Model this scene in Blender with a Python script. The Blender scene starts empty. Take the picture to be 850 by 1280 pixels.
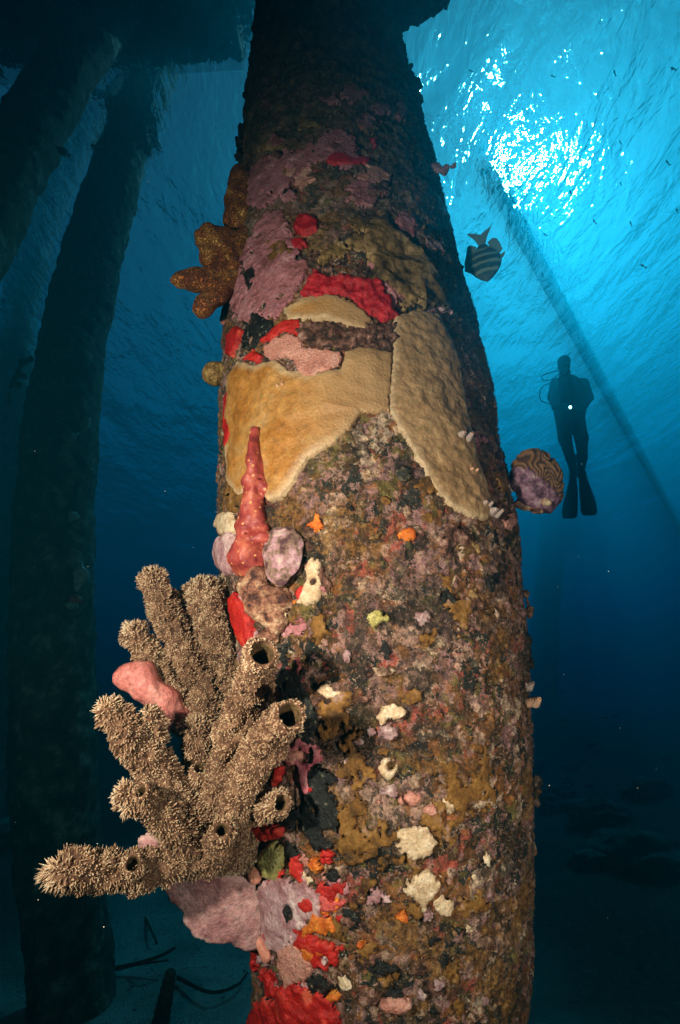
import bpy, math, random
import numpy as np
from mathutils import Matrix, Vector
from mathutils import noise as mnoise

# ---------------------------------------------------------------- camera
sc = bpy.context.scene
C = sc.collection
FPX = 640.0                      # focal length in units of the 850 x 1280 photograph
CAMZ = 1.6
_up = np.array([-105.0, 1650.0, -640.0]); _up /= np.linalg.norm(_up)
_fw = np.array([0.0, 0.0, -1.0]); _fw = _fw - _up * _fw.dot(_up); _fw /= np.linalg.norm(_fw)
_rt = np.cross(_fw, _up)
RW = np.array([_rt, _fw, _up])   # rows: world x, y, z axes in camera space; world = RW @ cam
CAM = np.array([0.0, 0.0, CAMZ])

cd = bpy.data.cameras.new('camera'); cam = bpy.data.objects.new('camera', cd); C.objects.link(cam)
cd.sensor_fit = 'VERTICAL'; cd.sensor_height = 24.0; cd.lens = 12.0
cd.clip_start = 0.02; cd.clip_end = 2000
m = Matrix([[*RW[i], CAM[i]] for i in range(3)] + [[0, 0, 0, 1]])
cam.matrix_world = m
sc.camera = cam

def ray(px, py):
    d = RW @ np.array([px - 425.0, 640.0 - py, -FPX]); return d / np.linalg.norm(d)
def at(px, py, D):               # point seen at a pixel, at horizontal distance D
    d = ray(px, py); return CAM + d * (D / math.hypot(d[0], d[1]))
def atz(px, py, z):
    d = ray(px, py); return CAM + d * ((z - CAMZ) / d[2])
def atY(px, py, Y):
    d = ray(px, py); return CAM + d * (Y / d[1])
def V(p): return Vector((float(p[0]), float(p[1]), float(p[2])))

# ---------------------------------------------------------------- world, sun, exposure
SUN = ray(690, 308)
sun_el = math.asin(SUN[2]); sun_az = math.atan2(SUN[0], SUN[1])   # clockwise from +Y
w = bpy.data.worlds.new('World'); sc.world = w; w.use_nodes = True
nt = w.node_tree
sky = nt.nodes.new('ShaderNodeTexSky'); sky.sky_type = 'NISHITA'; sky.sun_disc = False
sky.sun_elevation = sun_el; sky.sun_rotation = sun_az
bg = nt.nodes['Background']; bg.inputs['Strength'].default_value = 0.05
nt.links.new(sky.outputs[0], bg.inputs[0])

sl = bpy.data.lights.new('sun', 'SUN'); sl.energy = 5.0; sl.angle = math.radians(0.5); sl.color = (1.0, 0.96, 0.88)
so = bpy.data.objects.new('sun', sl); C.objects.link(so)
so.rotation_euler = V(SUN).to_track_quat('Z', 'Y').to_euler()
so.location = (0, 0, 30)

sc.view_settings.view_transform = 'Standard'; sc.view_settings.look = 'None'
sc.view_settings.gamma = 1.0; sc.view_settings.use_curve_mapping = False
sc.view_settings.exposure = -0.82
cy = sc.cycles
cy.max_bounces = 5; cy.diffuse_bounces = 2; cy.glossy_bounces = 2; cy.transmission_bounces = 4
cy.volume_bounces = 0; cy.transparent_max_bounces = 10
cy.caustics_reflective = False; cy.caustics_refractive = False
cy.sample_clamp_indirect = 0.0
cy.use_denoising = True
SURF = 7.0                       # height of the sea surface

# ---------------------------------------------------------------- helpers
def link(o, parent=None):
    C.objects.link(o)
    if parent is not None: o.parent = parent
    return o
def tag(o, label=None, cat=None, group=None, kind=None):
    if label: o['label'] = label
    if cat: o['category'] = cat
    if group: o['group'] = group
    if kind: o['kind'] = kind
    return o
def empty(name, loc=(0, 0, 0)):
    o = bpy.data.objects.new(name, None); o.location = V(loc); o.empty_display_size = 0.05
    return link(o)
def mesh(name, verts, faces, mat=None, parent=None, smooth=True, attrs=None):
    """numpy verts (N,3) in world coordinates, faces (M,3|4) or list"""
    me = bpy.data.meshes.new(name)
    verts = np.asarray(verts, dtype=np.float32)
    if parent is not None:
        verts = verts - np.array(parent_loc(parent), dtype=np.float32)
    if isinstance(faces, np.ndarray):
        k = faces.shape[1]; n = len(faces)
        me.vertices.add(len(verts)); me.vertices.foreach_set('co', verts.ravel())
        me.loops.add(n * k); me.loops.foreach_set('vertex_index', faces.astype(np.int32).ravel())
        me.polygons.add(n); me.polygons.foreach_set('loop_start', np.arange(0, n * k, k, dtype=np.int32))
        me.update(calc_edges=True)
    else:
        me.from_pydata([tuple(map(float, v)) for v in verts], [], [tuple(int(i) for i in f) for f in faces]); me.update()
    if smooth:
        me.polygons.foreach_set('use_smooth', np.ones(len(me.polygons), dtype=bool))
    if attrs:
        for k_, a in attrs.items():
            at_ = me.attributes.new(k_, 'FLOAT', 'POINT'); at_.data.foreach_set('value', np.asarray(a, dtype=np.float32).ravel())
    if mat is not None: me.materials.append(mat)
    o = bpy.data.objects.new(name, me)
    return link(o, parent)
def parent_loc(p):
    v = Vector((0, 0, 0))
    while p is not None:
        v += p.location; p = p.parent
    return v
def grid_faces(nu, nv, wrap=False):
    """vertex (i,j) = i*nv+j; wrap closes j"""
    i = np.arange(nu - 1)[:, None]; j = np.arange(nv if wrap else nv - 1)[None, :]
    j2 = (j + 1) % nv
    a = i * nv + j; b = i * nv + j2; c = (i + 1) * nv + j2; d = (i + 1) * nv + j
    return np.stack([a, b, c, d], -1).reshape(-1, 4)

# vectorised value noise
_rs = np.random.RandomState(7)
_perm = _rs.rand(64, 64, 64).astype(np.float32)
def vnoise(p):
    p = np.asarray(p, dtype=np.float64)
    i = np.floor(p).astype(int); f = p - i; f = f * f * (3 - 2 * f)
    r = 0
    for dx in (0, 1):
        wx = f[..., 0] if dx else 1 - f[..., 0]
        for dy in (0, 1):
            wy = f[..., 1] if dy else 1 - f[..., 1]
            for dz in (0, 1):
                wz = f[..., 2] if dz else 1 - f[..., 2]
                r = r + wx * wy * wz * _perm[(i[..., 0] + dx) % 64, (i[..., 1] + dy) % 64, (i[..., 2] + dz) % 64]
    return r * 2 - 1
def fbm(p, oct=4, lac=2.03, gain=0.5):
    p = np.asarray(p, dtype=np.float64); a = 1.0; r = 0; s = 0
    for k in range(oct):
        r = r + a * vnoise(p + k * 17.3); s += a; a *= gain; p = p * lac
    return r / s
def sstep(a, b, x):
    t = np.clip((x - a) / (b - a), 0, 1); return t * t * (3 - 2 * t)

# ---------------------------------------------------------------- materials
class NT:
    def __init__(s, name):
        s.m = bpy.data.materials.new(name); s.m.use_nodes = True; s.t = s.m.node_tree
        s.b = s.t.nodes.get('Principled BSDF'); s.out = s.t.nodes.get('Material Output')
        s.tc = s.t.nodes.new('ShaderNodeNewGeometry').outputs['Position']
    def n(s, typ, **kw):
        nd = s.t.nodes.new(typ)
        for k, v in kw.items():
            if k.startswith('i_'): nd.inputs[k[2:]].default_value = v
            else: setattr(nd, k, v)
        return nd
    def l(s, a, b): s.t.links.new(a, b)
    def noise(s, scale, detail=4, rough=0.55, dist=0.0, vec=None, off=0.0, gain=1.75):
        nd = s.n('ShaderNodeTexNoise'); nd.inputs['Scale'].default_value = scale
        nd.inputs['Detail'].default_value = detail; nd.inputs['Roughness'].default_value = rough
        nd.inputs['Distortion'].default_value = dist
        v = vec or s.tc
        if off:
            ad = s.n('ShaderNodeVectorMath', operation='ADD'); s.l(v, ad.inputs[0]); ad.inputs[1].default_value = (off, off * 1.7, -off); v = ad.outputs[0]
        s.l(v, nd.inputs['Vector'])
        return s.math('MULTIPLY_ADD', nd.outputs['Fac'], gain, .5 - .5 * gain, clamp=True)
    def voro(s, scale, feature='F1', rand=1.0, vec=None, out='Distance'):
        nd = s.n('ShaderNodeTexVoronoi', feature=feature); nd.inputs['Scale'].default_value = scale
        nd.inputs['Randomness'].default_value = rand
        s.l(vec or s.tc, nd.inputs['Vector']); return nd.outputs[out]
    def ramp(s, fac, stops, interp='LINEAR'):
        nd = s.n('ShaderNodeValToRGB'); cr = nd.color_ramp; cr.interpolation = interp
        while len(cr.elements) > 1: cr.elements.remove(cr.elements[0])
        cr.elements[0].position = stops[0][0]; cr.elements[0].color = col(stops[0][1])
        for p, c in stops[1:]:
            e = cr.elements.new(p); e.color = col(c)
        s.l(fac, nd.inputs['Fac']); return nd.outputs['Color']
    def mix(s, fac, a, b, mode='MIX'):
        nd = s.n('ShaderNodeMix', data_type='RGBA', blend_type=mode)
        for k, v in ((0, fac), (6, a), (7, b)):
            if hasattr(v, 'is_output') or hasattr(v, 'links'): s.l(v, nd.inputs[k])
            elif k == 0: nd.inputs[0].default_value = v
            else: nd.inputs[k].default_value = col(v)
        return nd.outputs[2]
    def math(s, op, a, b=0.0, c=0.0, clamp=False):
        nd = s.n('ShaderNodeMath', operation=op, use_clamp=clamp)
        for k, v in enumerate((a, b, c)):
            if hasattr(v, 'links'): s.l(v, nd.inputs[k])
            else: nd.inputs[k].default_value = v
        return nd.outputs[0]
    def attr(s, name): return s.n('ShaderNodeAttribute', attribute_name=name).outputs['Fac']
    def bump(s, h, strength=0.5, dist=0.01):
        nd = s.n('ShaderNodeBump'); nd.inputs['Strength'].default_value = strength; nd.inputs['Distance'].default_value = dist
        s.l(h, nd.inputs['Height']); s.l(nd.outputs[0], s.b.inputs['Normal']); return nd
    def done(s, color=None, rough=0.7, spec=0.3):
        if color is not None:
            if hasattr(color, 'links'): s.l(color, s.b.inputs['Base Color'])
            else: s.b.inputs['Base Color'].default_value = col(color)
        s.b.inputs['Roughness'].default_value = rough
        s.b.inputs['Specular IOR Level'].default_value = spec
        return s.m
def col(c): return (c[0], c[1], c[2], 1.0)
# ---------------------------------------------------------------- camera strobes (the photograph is lit by the diver's own flash)
def strobe(name, right, up_, fwd, tgt, power, size, colr):
    loc = CAM + RW @ np.array([right, up_, -fwd])
    l = bpy.data.lights.new(name, 'SPOT'); l.energy = power; l.spot_size = math.radians(118); l.spot_blend = 1.0
    l.shadow_soft_size = size; l.color = colr
    o = bpy.data.objects.new(name, l); C.objects.link(o); o.location = V(loc)
    o.rotation_euler = (V(loc) - V(tgt)).to_track_quat('Z', 'Y').to_euler()
strobe('camera_strobe', -.60, .12, .10, at(350, 700, 1.2), 252, .03, (1.0, .64, .49))
strobe('camera_strobe', .50, -.30, .10, at(500, 960, 1.2), 66, .035, (1.0, .64, .49))
# ---------------------------------------------------------------- water: haze, surface
hz = bpy.data.materials.new('sea_water_volume'); hz.use_nodes = True
t = hz.node_tree; t.nodes.remove(t.nodes['Principled BSDF'])
pv = t.nodes.new('ShaderNodeVolumePrincipled'); t.links.new(pv.outputs[0], t.nodes['Material Output'].inputs['Volume'])
pv.inputs['Color'].default_value = (0.003, 0.112, 0.160, 1)
pv.inputs['Absorption Color'].default_value = (0.16, 0.75, 0.97, 1)
pv.inputs['Density'].default_value = 0.42
pv.inputs['Anisotropy'].default_value = 0.76
def box(name, x0, x1, y0, y1, z0, z1, mat):
    v = [(x, y, z) for x in (x0, x1) for y in (y0, y1) for z in (z0, z1)]
    f = [(0, 1, 3, 2), (4, 6, 7, 5), (0, 4, 5, 1), (2, 3, 7, 6), (0, 2, 6, 4), (1, 5, 7, 3)]
    return mesh(name, v, f, mat, smooth=False)
haze = box('haze', -90, 90, -40, 130, -5, SURF + 2.6, hz); tag(haze, kind='stuff')

ws = bpy.data.materials.new('sea_surface'); ws.use_nodes = True
t = ws.node_tree; t.nodes.remove(t.nodes['Principled BSDF'])
def N(typ, **k):
    nd = t.nodes.new(typ)
    for a, b in k.items(): setattr(nd, a, b)
    return nd
tr = N('ShaderNodeBsdfTransparent'); rf = N('ShaderNodeBsdfRefraction'); mx = N('ShaderNodeMixShader')
gl = N('ShaderNodeBsdfGlossy'); gl.inputs['Roughness'].default_value = 0.05; gl.inputs['Color'].default_value = (.9, .95, 1, 1)
rf.inputs['IOR'].default_value = 1/1.14; rf.inputs['Roughness'].default_value = 0.03
mx.inputs[0].default_value = 0.63
geo = N('ShaderNodeNewGeometry')
def wave(scale, det, strength_m, stretch=(1, 1, 1), rot=0.5):
    mp = N('ShaderNodeMapping'); mp.inputs['Scale'].default_value = stretch; mp.inputs['Rotation'].default_value = (0, 0, rot)
    t.links.new(geo.outputs['Position'], mp.inputs[0])
    nz = N('ShaderNodeTexNoise'); nz.inputs['Scale'].default_value = scale; nz.inputs['Detail'].default_value = det; nz.inputs['Roughness'].default_value = .6
    nz.inputs['Distortion'].default_value = 0.6
    t.links.new(mp.outputs[0], nz.inputs['Vector'])
    mu = N('ShaderNodeMath', operation='MULTIPLY'); mu.inputs[1].default_value = strength_m
    t.links.new(nz.outputs['Fac'], mu.inputs[0]); return mu.outputs[0]
ad = N('ShaderNodeMath', operation='ADD'); ad2 = N('ShaderNodeMath', operation='ADD')
t.links.new(wave(0.6, 2, 1.6, (1, .5, 1), 0.6), ad.inputs[0]); t.links.new(wave(2.6, 4, 0.44, (1, .45, 1), 0.9), ad.inputs[1])
t.links.new(ad.outputs[0], ad2.inputs[0]); t.links.new(wave(9.0, 3, 0.16, (1, .45, 1), 1.1), ad2.inputs[1])
bp = N('ShaderNodeBump'); bp.inputs['Strength'].default_value = 1.0; bp.inputs['Distance'].default_value = 0.28
t.links.new(ad2.outputs[0], bp.inputs['Height'])
t.links.new(bp.outputs[0], rf.inputs['Normal']); t.links.new(bp.outputs[0], gl.inputs['Normal'])
fr = N('ShaderNodeFresnel'); fr.inputs['IOR'].default_value = 1.05; t.links.new(bp.outputs[0], fr.inputs['Normal'])
m2 = N('ShaderNodeMixShader'); t.links.new(fr.outputs[0], m2.inputs[0]); rf2 = N('ShaderNodeBsdfRefraction'); rf2.inputs['IOR'].default_value = 1/1.14; rf2.inputs['Roughness'].default_value = 0.20; t.links.new(bp.outputs[0], rf2.inputs['Normal'])
m3 = N('ShaderNodeMixShader'); m3.inputs[0].default_value = 0.68; t.links.new(rf.outputs[0], m3.inputs[1]); t.links.new(rf2.outputs[0], m3.inputs[2])
t.links.new(m3.outputs[0], m2.inputs[1]); t.links.new(gl.outputs[0], m2.inputs[2])
t.links.new(tr.outputs[0], mx.inputs[1]); t.links.new(m2.outputs[0], mx.inputs[2])
t.links.new(mx.outputs[0], t.nodes['Material Output'].inputs['Surface'])
nw = 260
wx = np.linspace(-85, 85, nw); wy = np.linspace(-36, 125, nw)
X, Y = np.meshgrid(wx, wy, indexing='ij')
Z = SURF + 0.05 * fbm(np.stack([X, Y, 0 * X], -1) * .3, 2)
surf = mesh('water', np.stack([X, Y, Z], -1).reshape(-1, 3), grid_faces(nw, nw), ws); tag(surf, kind='structure')

# ---------------------------------------------------------------- sea floor
nx, ny = 420, 420
xs = np.sign(np.linspace(-1, 1, nx)) * np.abs(np.linspace(-1, 1, nx)) ** 2 * 85
ys = -30 + 150 * np.linspace(0, 1, ny) ** 1.6
X, Y = np.meshgrid(xs, ys, indexing='ij')
def ground_z(X, Y):
    X = np.asarray(X, dtype=float); Y = np.asarray(Y, dtype=float)
    P = np.stack([X, Y, np.zeros_like(X)], -1)
    z = 0.10 * fbm(P * 0.35, 3) + 0.03 * fbm(P * 1.7, 3)
    rough = sstep(0.8, 2.6, X + 0.12 * Y) + sstep(-2.6, -4.2, X - 0.1 * Y) + sstep(7, 12, Y)
    rough = np.clip(rough, 0, 1)
    z = z + rough * (0.28 * np.abs(fbm(P * 0.9 + 9, 4)) + 0.14 * np.maximum(0, fbm(P * 3.1 + 4, 3)))
    z = z + 1.9 * sstep(4.5, 13, Y - 0.3 * X) * sstep(2.5, -6, X) + 0.35 * sstep(6, 30, Y)
    return z
Z = ground_z(X, Y)
g = NT('sand_and_rubble')
nz = g.noise(1.3, 5, .6); n2 = g.noise(22, 4, .7)
cc = g.mix(g.math('GREATER_THAN', n2, .72), g.ramp(nz, [(.25, (.22, .21, .16)), (.6, (.55, .52, .42))]), (.06, .065, .05))
g.bump(g.math('ADD', n2, g.noise(90, 3)), .8, .03)
rub = np.clip(sstep(.3, 2.2, X + .12 * Y) + sstep(-2.2, -3.8, X - .1 * Y) + sstep(6, 10, Y), 0, 1)
cc = g.mix(g.attr('rubble'), cc, g.ramp(n2, [(.2, (.015, .017, .014)), (.55, (.06, .062, .05)), (.85, (.16, .15, .12))]))
seabed = mesh('seabed', np.stack([X, Y, Z], -1).reshape(-1, 3), grid_faces(nx, ny), g.done(cc, .9, .1), attrs={'rubble': rub.ravel()}); tag(seabed, kind='structure')
# ---------------------------------------------------------------- surface tools
def surfnets(f, lo, h):
    """naive surface nets of scalar grid f (negative inside); returns verts, quads"""
    s = f < 0
    nx_, ny_, nz_ = f.shape
    acc = np.zeros((nx_ - 1, ny_ - 1, nz_ - 1, 3)); cnt = np.zeros((nx_ - 1, ny_ - 1, nz_ - 1))
    def cs(dx, dy, dz): return (slice(dx, nx_ - 1 + dx), slice(dy, ny_ - 1 + dy), slice(dz, nz_ - 1 + dz))
    for ax in range(3):
        oth = [k for k in range(3) if k != ax]
        for a in (0, 1):
            for b in (0, 1):
                d0 = [0, 0, 0]; d0[oth[0]] = a; d0[oth[1]] = b; d1 = list(d0); d1[ax] = 1
                f0 = f[cs(*d0)]; f1 = f[cs(*d1)]; c = (f0 < 0) != (f1 < 0)
                t_ = np.where(c, f0 / np.where(c, f0 - f1, 1), 0)
                for k in range(3):
                    acc[..., k] += np.where(c, (t_ if k == ax else d0[k]), 0)
                cnt += c
    act = cnt > 0
    idx = -np.ones(act.shape, dtype=np.int64); idx[act] = np.arange(act.sum())
    ijk = np.argwhere(act)
    verts = (ijk + acc[act] / cnt[act][:, None]) * h + np.asarray(lo)
    quads = []
    for ax in range(3):
        o1, o2 = [(1, 2), (2, 0), (0, 1)][ax]
        sl0 = [slice(1, -1)] * 3; sl0[ax] = slice(0, -1)
        sl1 = list(sl0); sl1[ax] = slice(1, None)
        # edges from grid point p to p+ax ; interior only
        a0 = s[tuple(sl0)]; a1 = s[tuple(sl1)]
        ch = np.argwhere(a0 != a1)
        if len(ch) == 0: continue
        flip = a0[tuple(ch.T)]
        base = ch.copy()
        for k in range(3):
            if k != ax: base[:, k] += 1
        def cell(d1, d2):
            q = base.copy(); q[:, o1] += d1; q[:, o2] += d2
            return idx[q[:, 0], q[:, 1], q[:, 2]]
        q = np.stack([cell(-1, -1), cell(0, -1), cell(0, 0), cell(-1, 0)], -1)
        q[~flip] = q[~flip][:, ::-1]
        quads.append(q)
    q = np.concatenate(quads); q = q[(q >= 0).all(1)]
    return verts, q
def smin(a, b, k):
    h_ = np.clip(0.5 + 0.5 * (b - a) / k, 0, 1)
    return b * (1 - h_) + a * h_ - k * h_ * (1 - h_)
def sdf_mesh(name, caps, h, mat, parent=None, k=0.01, noise=(), holes=(), attrs=None, cut=None, pad=None):
    """caps: (p0, p1, r0, r1) tapered capsules in world space, smoothly joined.
    noise: (frequency, amplitude); holes: capsules taken away"""
    P = np.array([c[i] for c in caps for i in (0, 1)]); rm = max(max(c[2], c[3]) for c in caps)
    pd = pad or (rm + 4 * h + sum(a for _, a in noise) + k)
    lo = P.min(0) - pd; hi = P.max(0) + pd
    n = np.ceil((hi - lo) / h).astype(int) + 1
    G = np.stack(np.meshgrid(*[lo[i] + h * np.arange(n[i]) for i in range(3)], indexing='ij'), -1)
    def cap(c):
        a, b = np.array(c[0], float), np.array(c[1], float); ab = b - a; L2 = ab.dot(ab) + 1e-12
        t_ = np.clip(((G - a) @ ab) / L2, 0, 1)
        return np.linalg.norm(G - a - t_[..., None] * ab, axis=-1) - (c[2] + (c[3] - c[2]) * t_)
    f = None
    for c in caps:
        d = cap(c); f = d if f is None else smin(f, d, k)
    near = np.abs(f) < (0.03 + sum(a for _, a in noise) * 2)
    for fr_, am in noise:
        nn = np.zeros_like(f); nn[near] = vnoise(G[near] * fr_ + 3.7); f = f + am * nn
    for c in holes: f = np.maximum(f, -cap(c))
    if cut is not None: f = np.maximum(f, cut(G))
    v, q = surfnets(f, lo, h)
    at_ = attrs(v) if attrs else None
    return mesh(name, v, q, mat, parent, attrs=at_)

# ---------------------------------------------------------------- the main piling
MAIN = [(399.3, -150.0, 1.3, 0.2817), (402.6, -60.0, 1.3, 0.2721), (405.4, 0.0, 1.3, 0.2784), (408.1, 50.0, 1.3, 0.2885), (411.0, 100.0, 1.3, 0.3012), (414.2, 150.0, 1.3, 0.3153), (417.6, 200.0, 1.3, 0.3296), (421.2, 250.0, 1.3, 0.3432), (424.9, 300.0, 1.3, 0.3555), (432.8, 400.0, 1.3, 0.3741), (441.2, 500.0, 1.3, 0.3834), (450.0, 600.0, 1.3, 0.3835), (458.9, 700.0, 1.3, 0.3759), (467.6, 800.0, 1.307, 0.363), (475.4, 900.0, 1.33, 0.3474), (481.8, 1000.0, 1.359, 0.3313), (485.7, 1100.0, 1.391, 0.316), (485.9, 1200.0, 1.427, 0.3012), (482.3, 1280.0, 1.457, 0.2881), (476.7, 1340.0, 1.48, 0.276)]
_mp = np.array([[*at(a, b, c), r] for a, b, c, r in MAIN]); _mp = _mp[np.argsort(_mp[:, 2])]
_top = _mp[-1].copy(); _top[2] = SURF + 1.2; _top[3] = 0.30
_bot = _mp[0].copy(); _bot[2] = -0.4; _bot[3] = 0.30
_mp = np.vstack([_bot, _mp, _top])
def axis(z): return [np.interp(z, _mp[:, 2], _mp[:, k]) for k in (0, 1, 3)]
def lowd(x, y, z):
    P = np.stack([x, y, z], -1); return 0.010 * fbm(P * 5.0, 2)
def pil(th, z, h=0.0, low=True):
    """point on the piling; th = 0 faces the camera, grows to the right"""
    ax, ay, r = axis(z)
    x = ax + r * np.sin(th); y = ay - r * np.cos(th)
    d = (lowd(x, y, z) if low else 0) + h
    return np.stack([x + d * np.sin(th), y - d * np.cos(th), z + 0 * x], -1)
def to_pil(px, py):
    d = ray(px, py); ts = np.linspace(0.5, 6.5, 1500)
    P = CAM + ts[:, None] * d; ax, ay, r = axis(P[:, 2])
    q = np.hypot(P[:, 0] - ax, P[:, 1] - ay) - r - .004
    hit = np.where(q < 0)[0]
    i = hit[0] if len(hit) else int(np.argmin(q[:900]))
    p = P[i]; th = math.atan2(p[0] - ax[i], -(p[1] - ay[i]))
    return th, p[2]
def on_pil(px, py, h=0.0):
    th, z = to_pil(px, py); return pil(np.array(th), np.array(z), h)
def nrm(th): return np.array([math.sin(th), -math.cos(th), 0.0])

th_f = np.concatenate([np.linspace(-1.75, 1.75, 440), np.linspace(1.75, 2 * math.pi - 1.75, 82)[1:-1]])
z_f = np.concatenate([np.linspace(-.4, .9, 60), np.arange(.9, 3.4, .0031), np.arange(3.4, 5.6, .006), np.linspace(5.6, SURF + 1.2, 120)])
ZZ, TT = np.meshgrid(z_f, th_f, indexing='ij')
P0 = pil(TT, ZZ, 0, False)
upz = sstep(3.0, 4.0, ZZ)
rid = 1 - np.abs(fbm(P0 * np.array([9, 9, 22.]) + 5, 4)) * 2
hh = 0.007 * fbm(P0 * 16, 3) + 0.005 * fbm(P0 * 45, 3) + 0.0045 * vnoise(P0 * 110 + 7) + 0.0016 * vnoise(P0 * 230)
hh = hh - 0.004 * sstep(.1, .5, fbm(P0 * 30 + 40, 3)) + (0.006 + .02 * upz) * (rid - .5) * sstep(2.6, 3.1, ZZ)
hh = hh + 0.020 * upz * fbm(P0 * 22 + 3, 4)
PP = pil(TT, ZZ, hh)
pillar_root = empty('piling', (_mp[5][0], _mp[5][1], 0.0))
tag(pillar_root, 'thick round jetty piling coated in mottled brown and grey crust, nearest the camera', 'piling', 'jetty pilings standing on the sea floor')

g = NT('mottled_crust')
def warp(a1, s1, a2, s2):
    v = g.tc
    for a, s_ in ((a1, s1), (a2, s2)):
        nv = g.n('ShaderNodeTexNoise'); nv.inputs['Scale'].default_value = s_; nv.inputs['Detail'].default_value = 6; nv.inputs['Roughness'].default_value = .7; g.l(g.tc, nv.inputs['Vector'])
        wv = g.n('ShaderNodeVectorMath', operation='MULTIPLY_ADD'); g.l(nv.outputs['Color'], wv.inputs[0]); wv.inputs[1].default_value = (a, a, a); g.l(v, wv.inputs[2]); v = wv.outputs[0]
    return v
W_ = warp(.10, 12, .035, 60)
mid = g.noise(26, 6, .7, vec=W_); fin = g.noise(85, 5, .75); vf = g.noise(260, 3, .7)
def cells(scale, pal, off):
    vc = g.n('ShaderNodeTexVoronoi'); vc.inputs['Scale'].default_value = scale
    ad_ = g.n('ShaderNodeVectorMath', operation='ADD'); g.l(W_, ad_.inputs[0]); ad_.inputs[1].default_value = (off, off, off); g.l(ad_.outputs[0], vc.inputs['Vector'])
    sp = g.n('ShaderNodeSeparateColor'); g.l(vc.outputs['Color'], sp.inputs[0])
    return g.ramp(sp.outputs[0], pal, 'CONSTANT'), sp.outputs[1]
PAL = [(0, (.014, .018, .015)), (.14, (.17, .075, .03)), (.28, (.38, .22, .19)), (.38, (.08, .045, .02)), (.50, (.46, .29, .22)), (.58, (.30, .12, .03)), (.68, (.34, .185, .18)), (.76, (.18, .14, .04)), (.83, (.60, .45, .32)), (.88, (.03, .034, .028)), (.95, (.40, .09, .06))]
cA, rA = cells(13, PAL, 0.0); cB, rB = cells(34, PAL, 5.1); cD, rD = cells(95, PAL, 9.3)
c1 = g.mix(g.math('GREATER_THAN', rB, .45), cA, cB); c1 = g.mix(g.math('MULTIPLY', g.math('GREATER_THAN', rD, .5), .8), c1, cD)
# soft tone inside every patch
c1 = g.mix(.75, c1, g.ramp(fin, [(.2, (.25, .25, .25)), (.5, (.9, .88, .85)), (.8, (1.7, 1.6, 1.5))]), 'MULTIPLY')
drk = g.ramp(g.noise(9, 6, .7, vec=W_, off=21), [(.50, (0, 0, 0)), (.64, (.85, .85, .85))])
c1 = g.mix(drk, c1, g.ramp(fin, [(.4, (.008, .009, .008)), (.6, (.05, .035, .02)), (.85, (.22, .15, .11))]))
rust = g.ramp(g.noise(7, 6, .7, vec=W_, off=9.2), [(.58, (0, 0, 0)), (.68, (.85, .85, .85))])
c1 = g.mix(rust, c1, g.ramp(fin, [(.3, (.04, .02, .008)), (.5, (.22, .095, .018)), (.8, (.42, .24, .07))]))
c1 = g.mix(g.math('GREATER_THAN', vf, .80), c1, (.66, .56, .46))
c1 = g.mix(g.math('LESS_THAN', vf, .24), c1, (.012, .011, .010))
sz = g.n('ShaderNodeSeparateXYZ'); g.l(g.tc, sz.inputs[0])
up = g.n('ShaderNodeMapRange'); up.inputs[1].default_value = 2.6; up.inputs[2].default_value = 3.3; g.l(sz.outputs[2], up.inputs[0])
turf = g.ramp(mid, [(.3, (.010, .012, .009)), (.5, (.06, .055, .03)), (.66, (.19, .13, .07)), (.8, (.34, .22, .18))])
c1 = g.mix(g.math('MULTIPLY', up.outputs[0], .85), c1, turf)
hgt = g.math('ADD', g.math('MULTIPLY', fin, .6), g.math('MULTIPLY', vf, .4))
g.bump(hgt, 1.0, .008)
M_crust = g.done(c1, .75, .35)
mesh('concrete_shaft', PP.reshape(-1, 3), grid_faces(len(z_f), len(th_f), True), M_crust, pillar_root)

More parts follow.
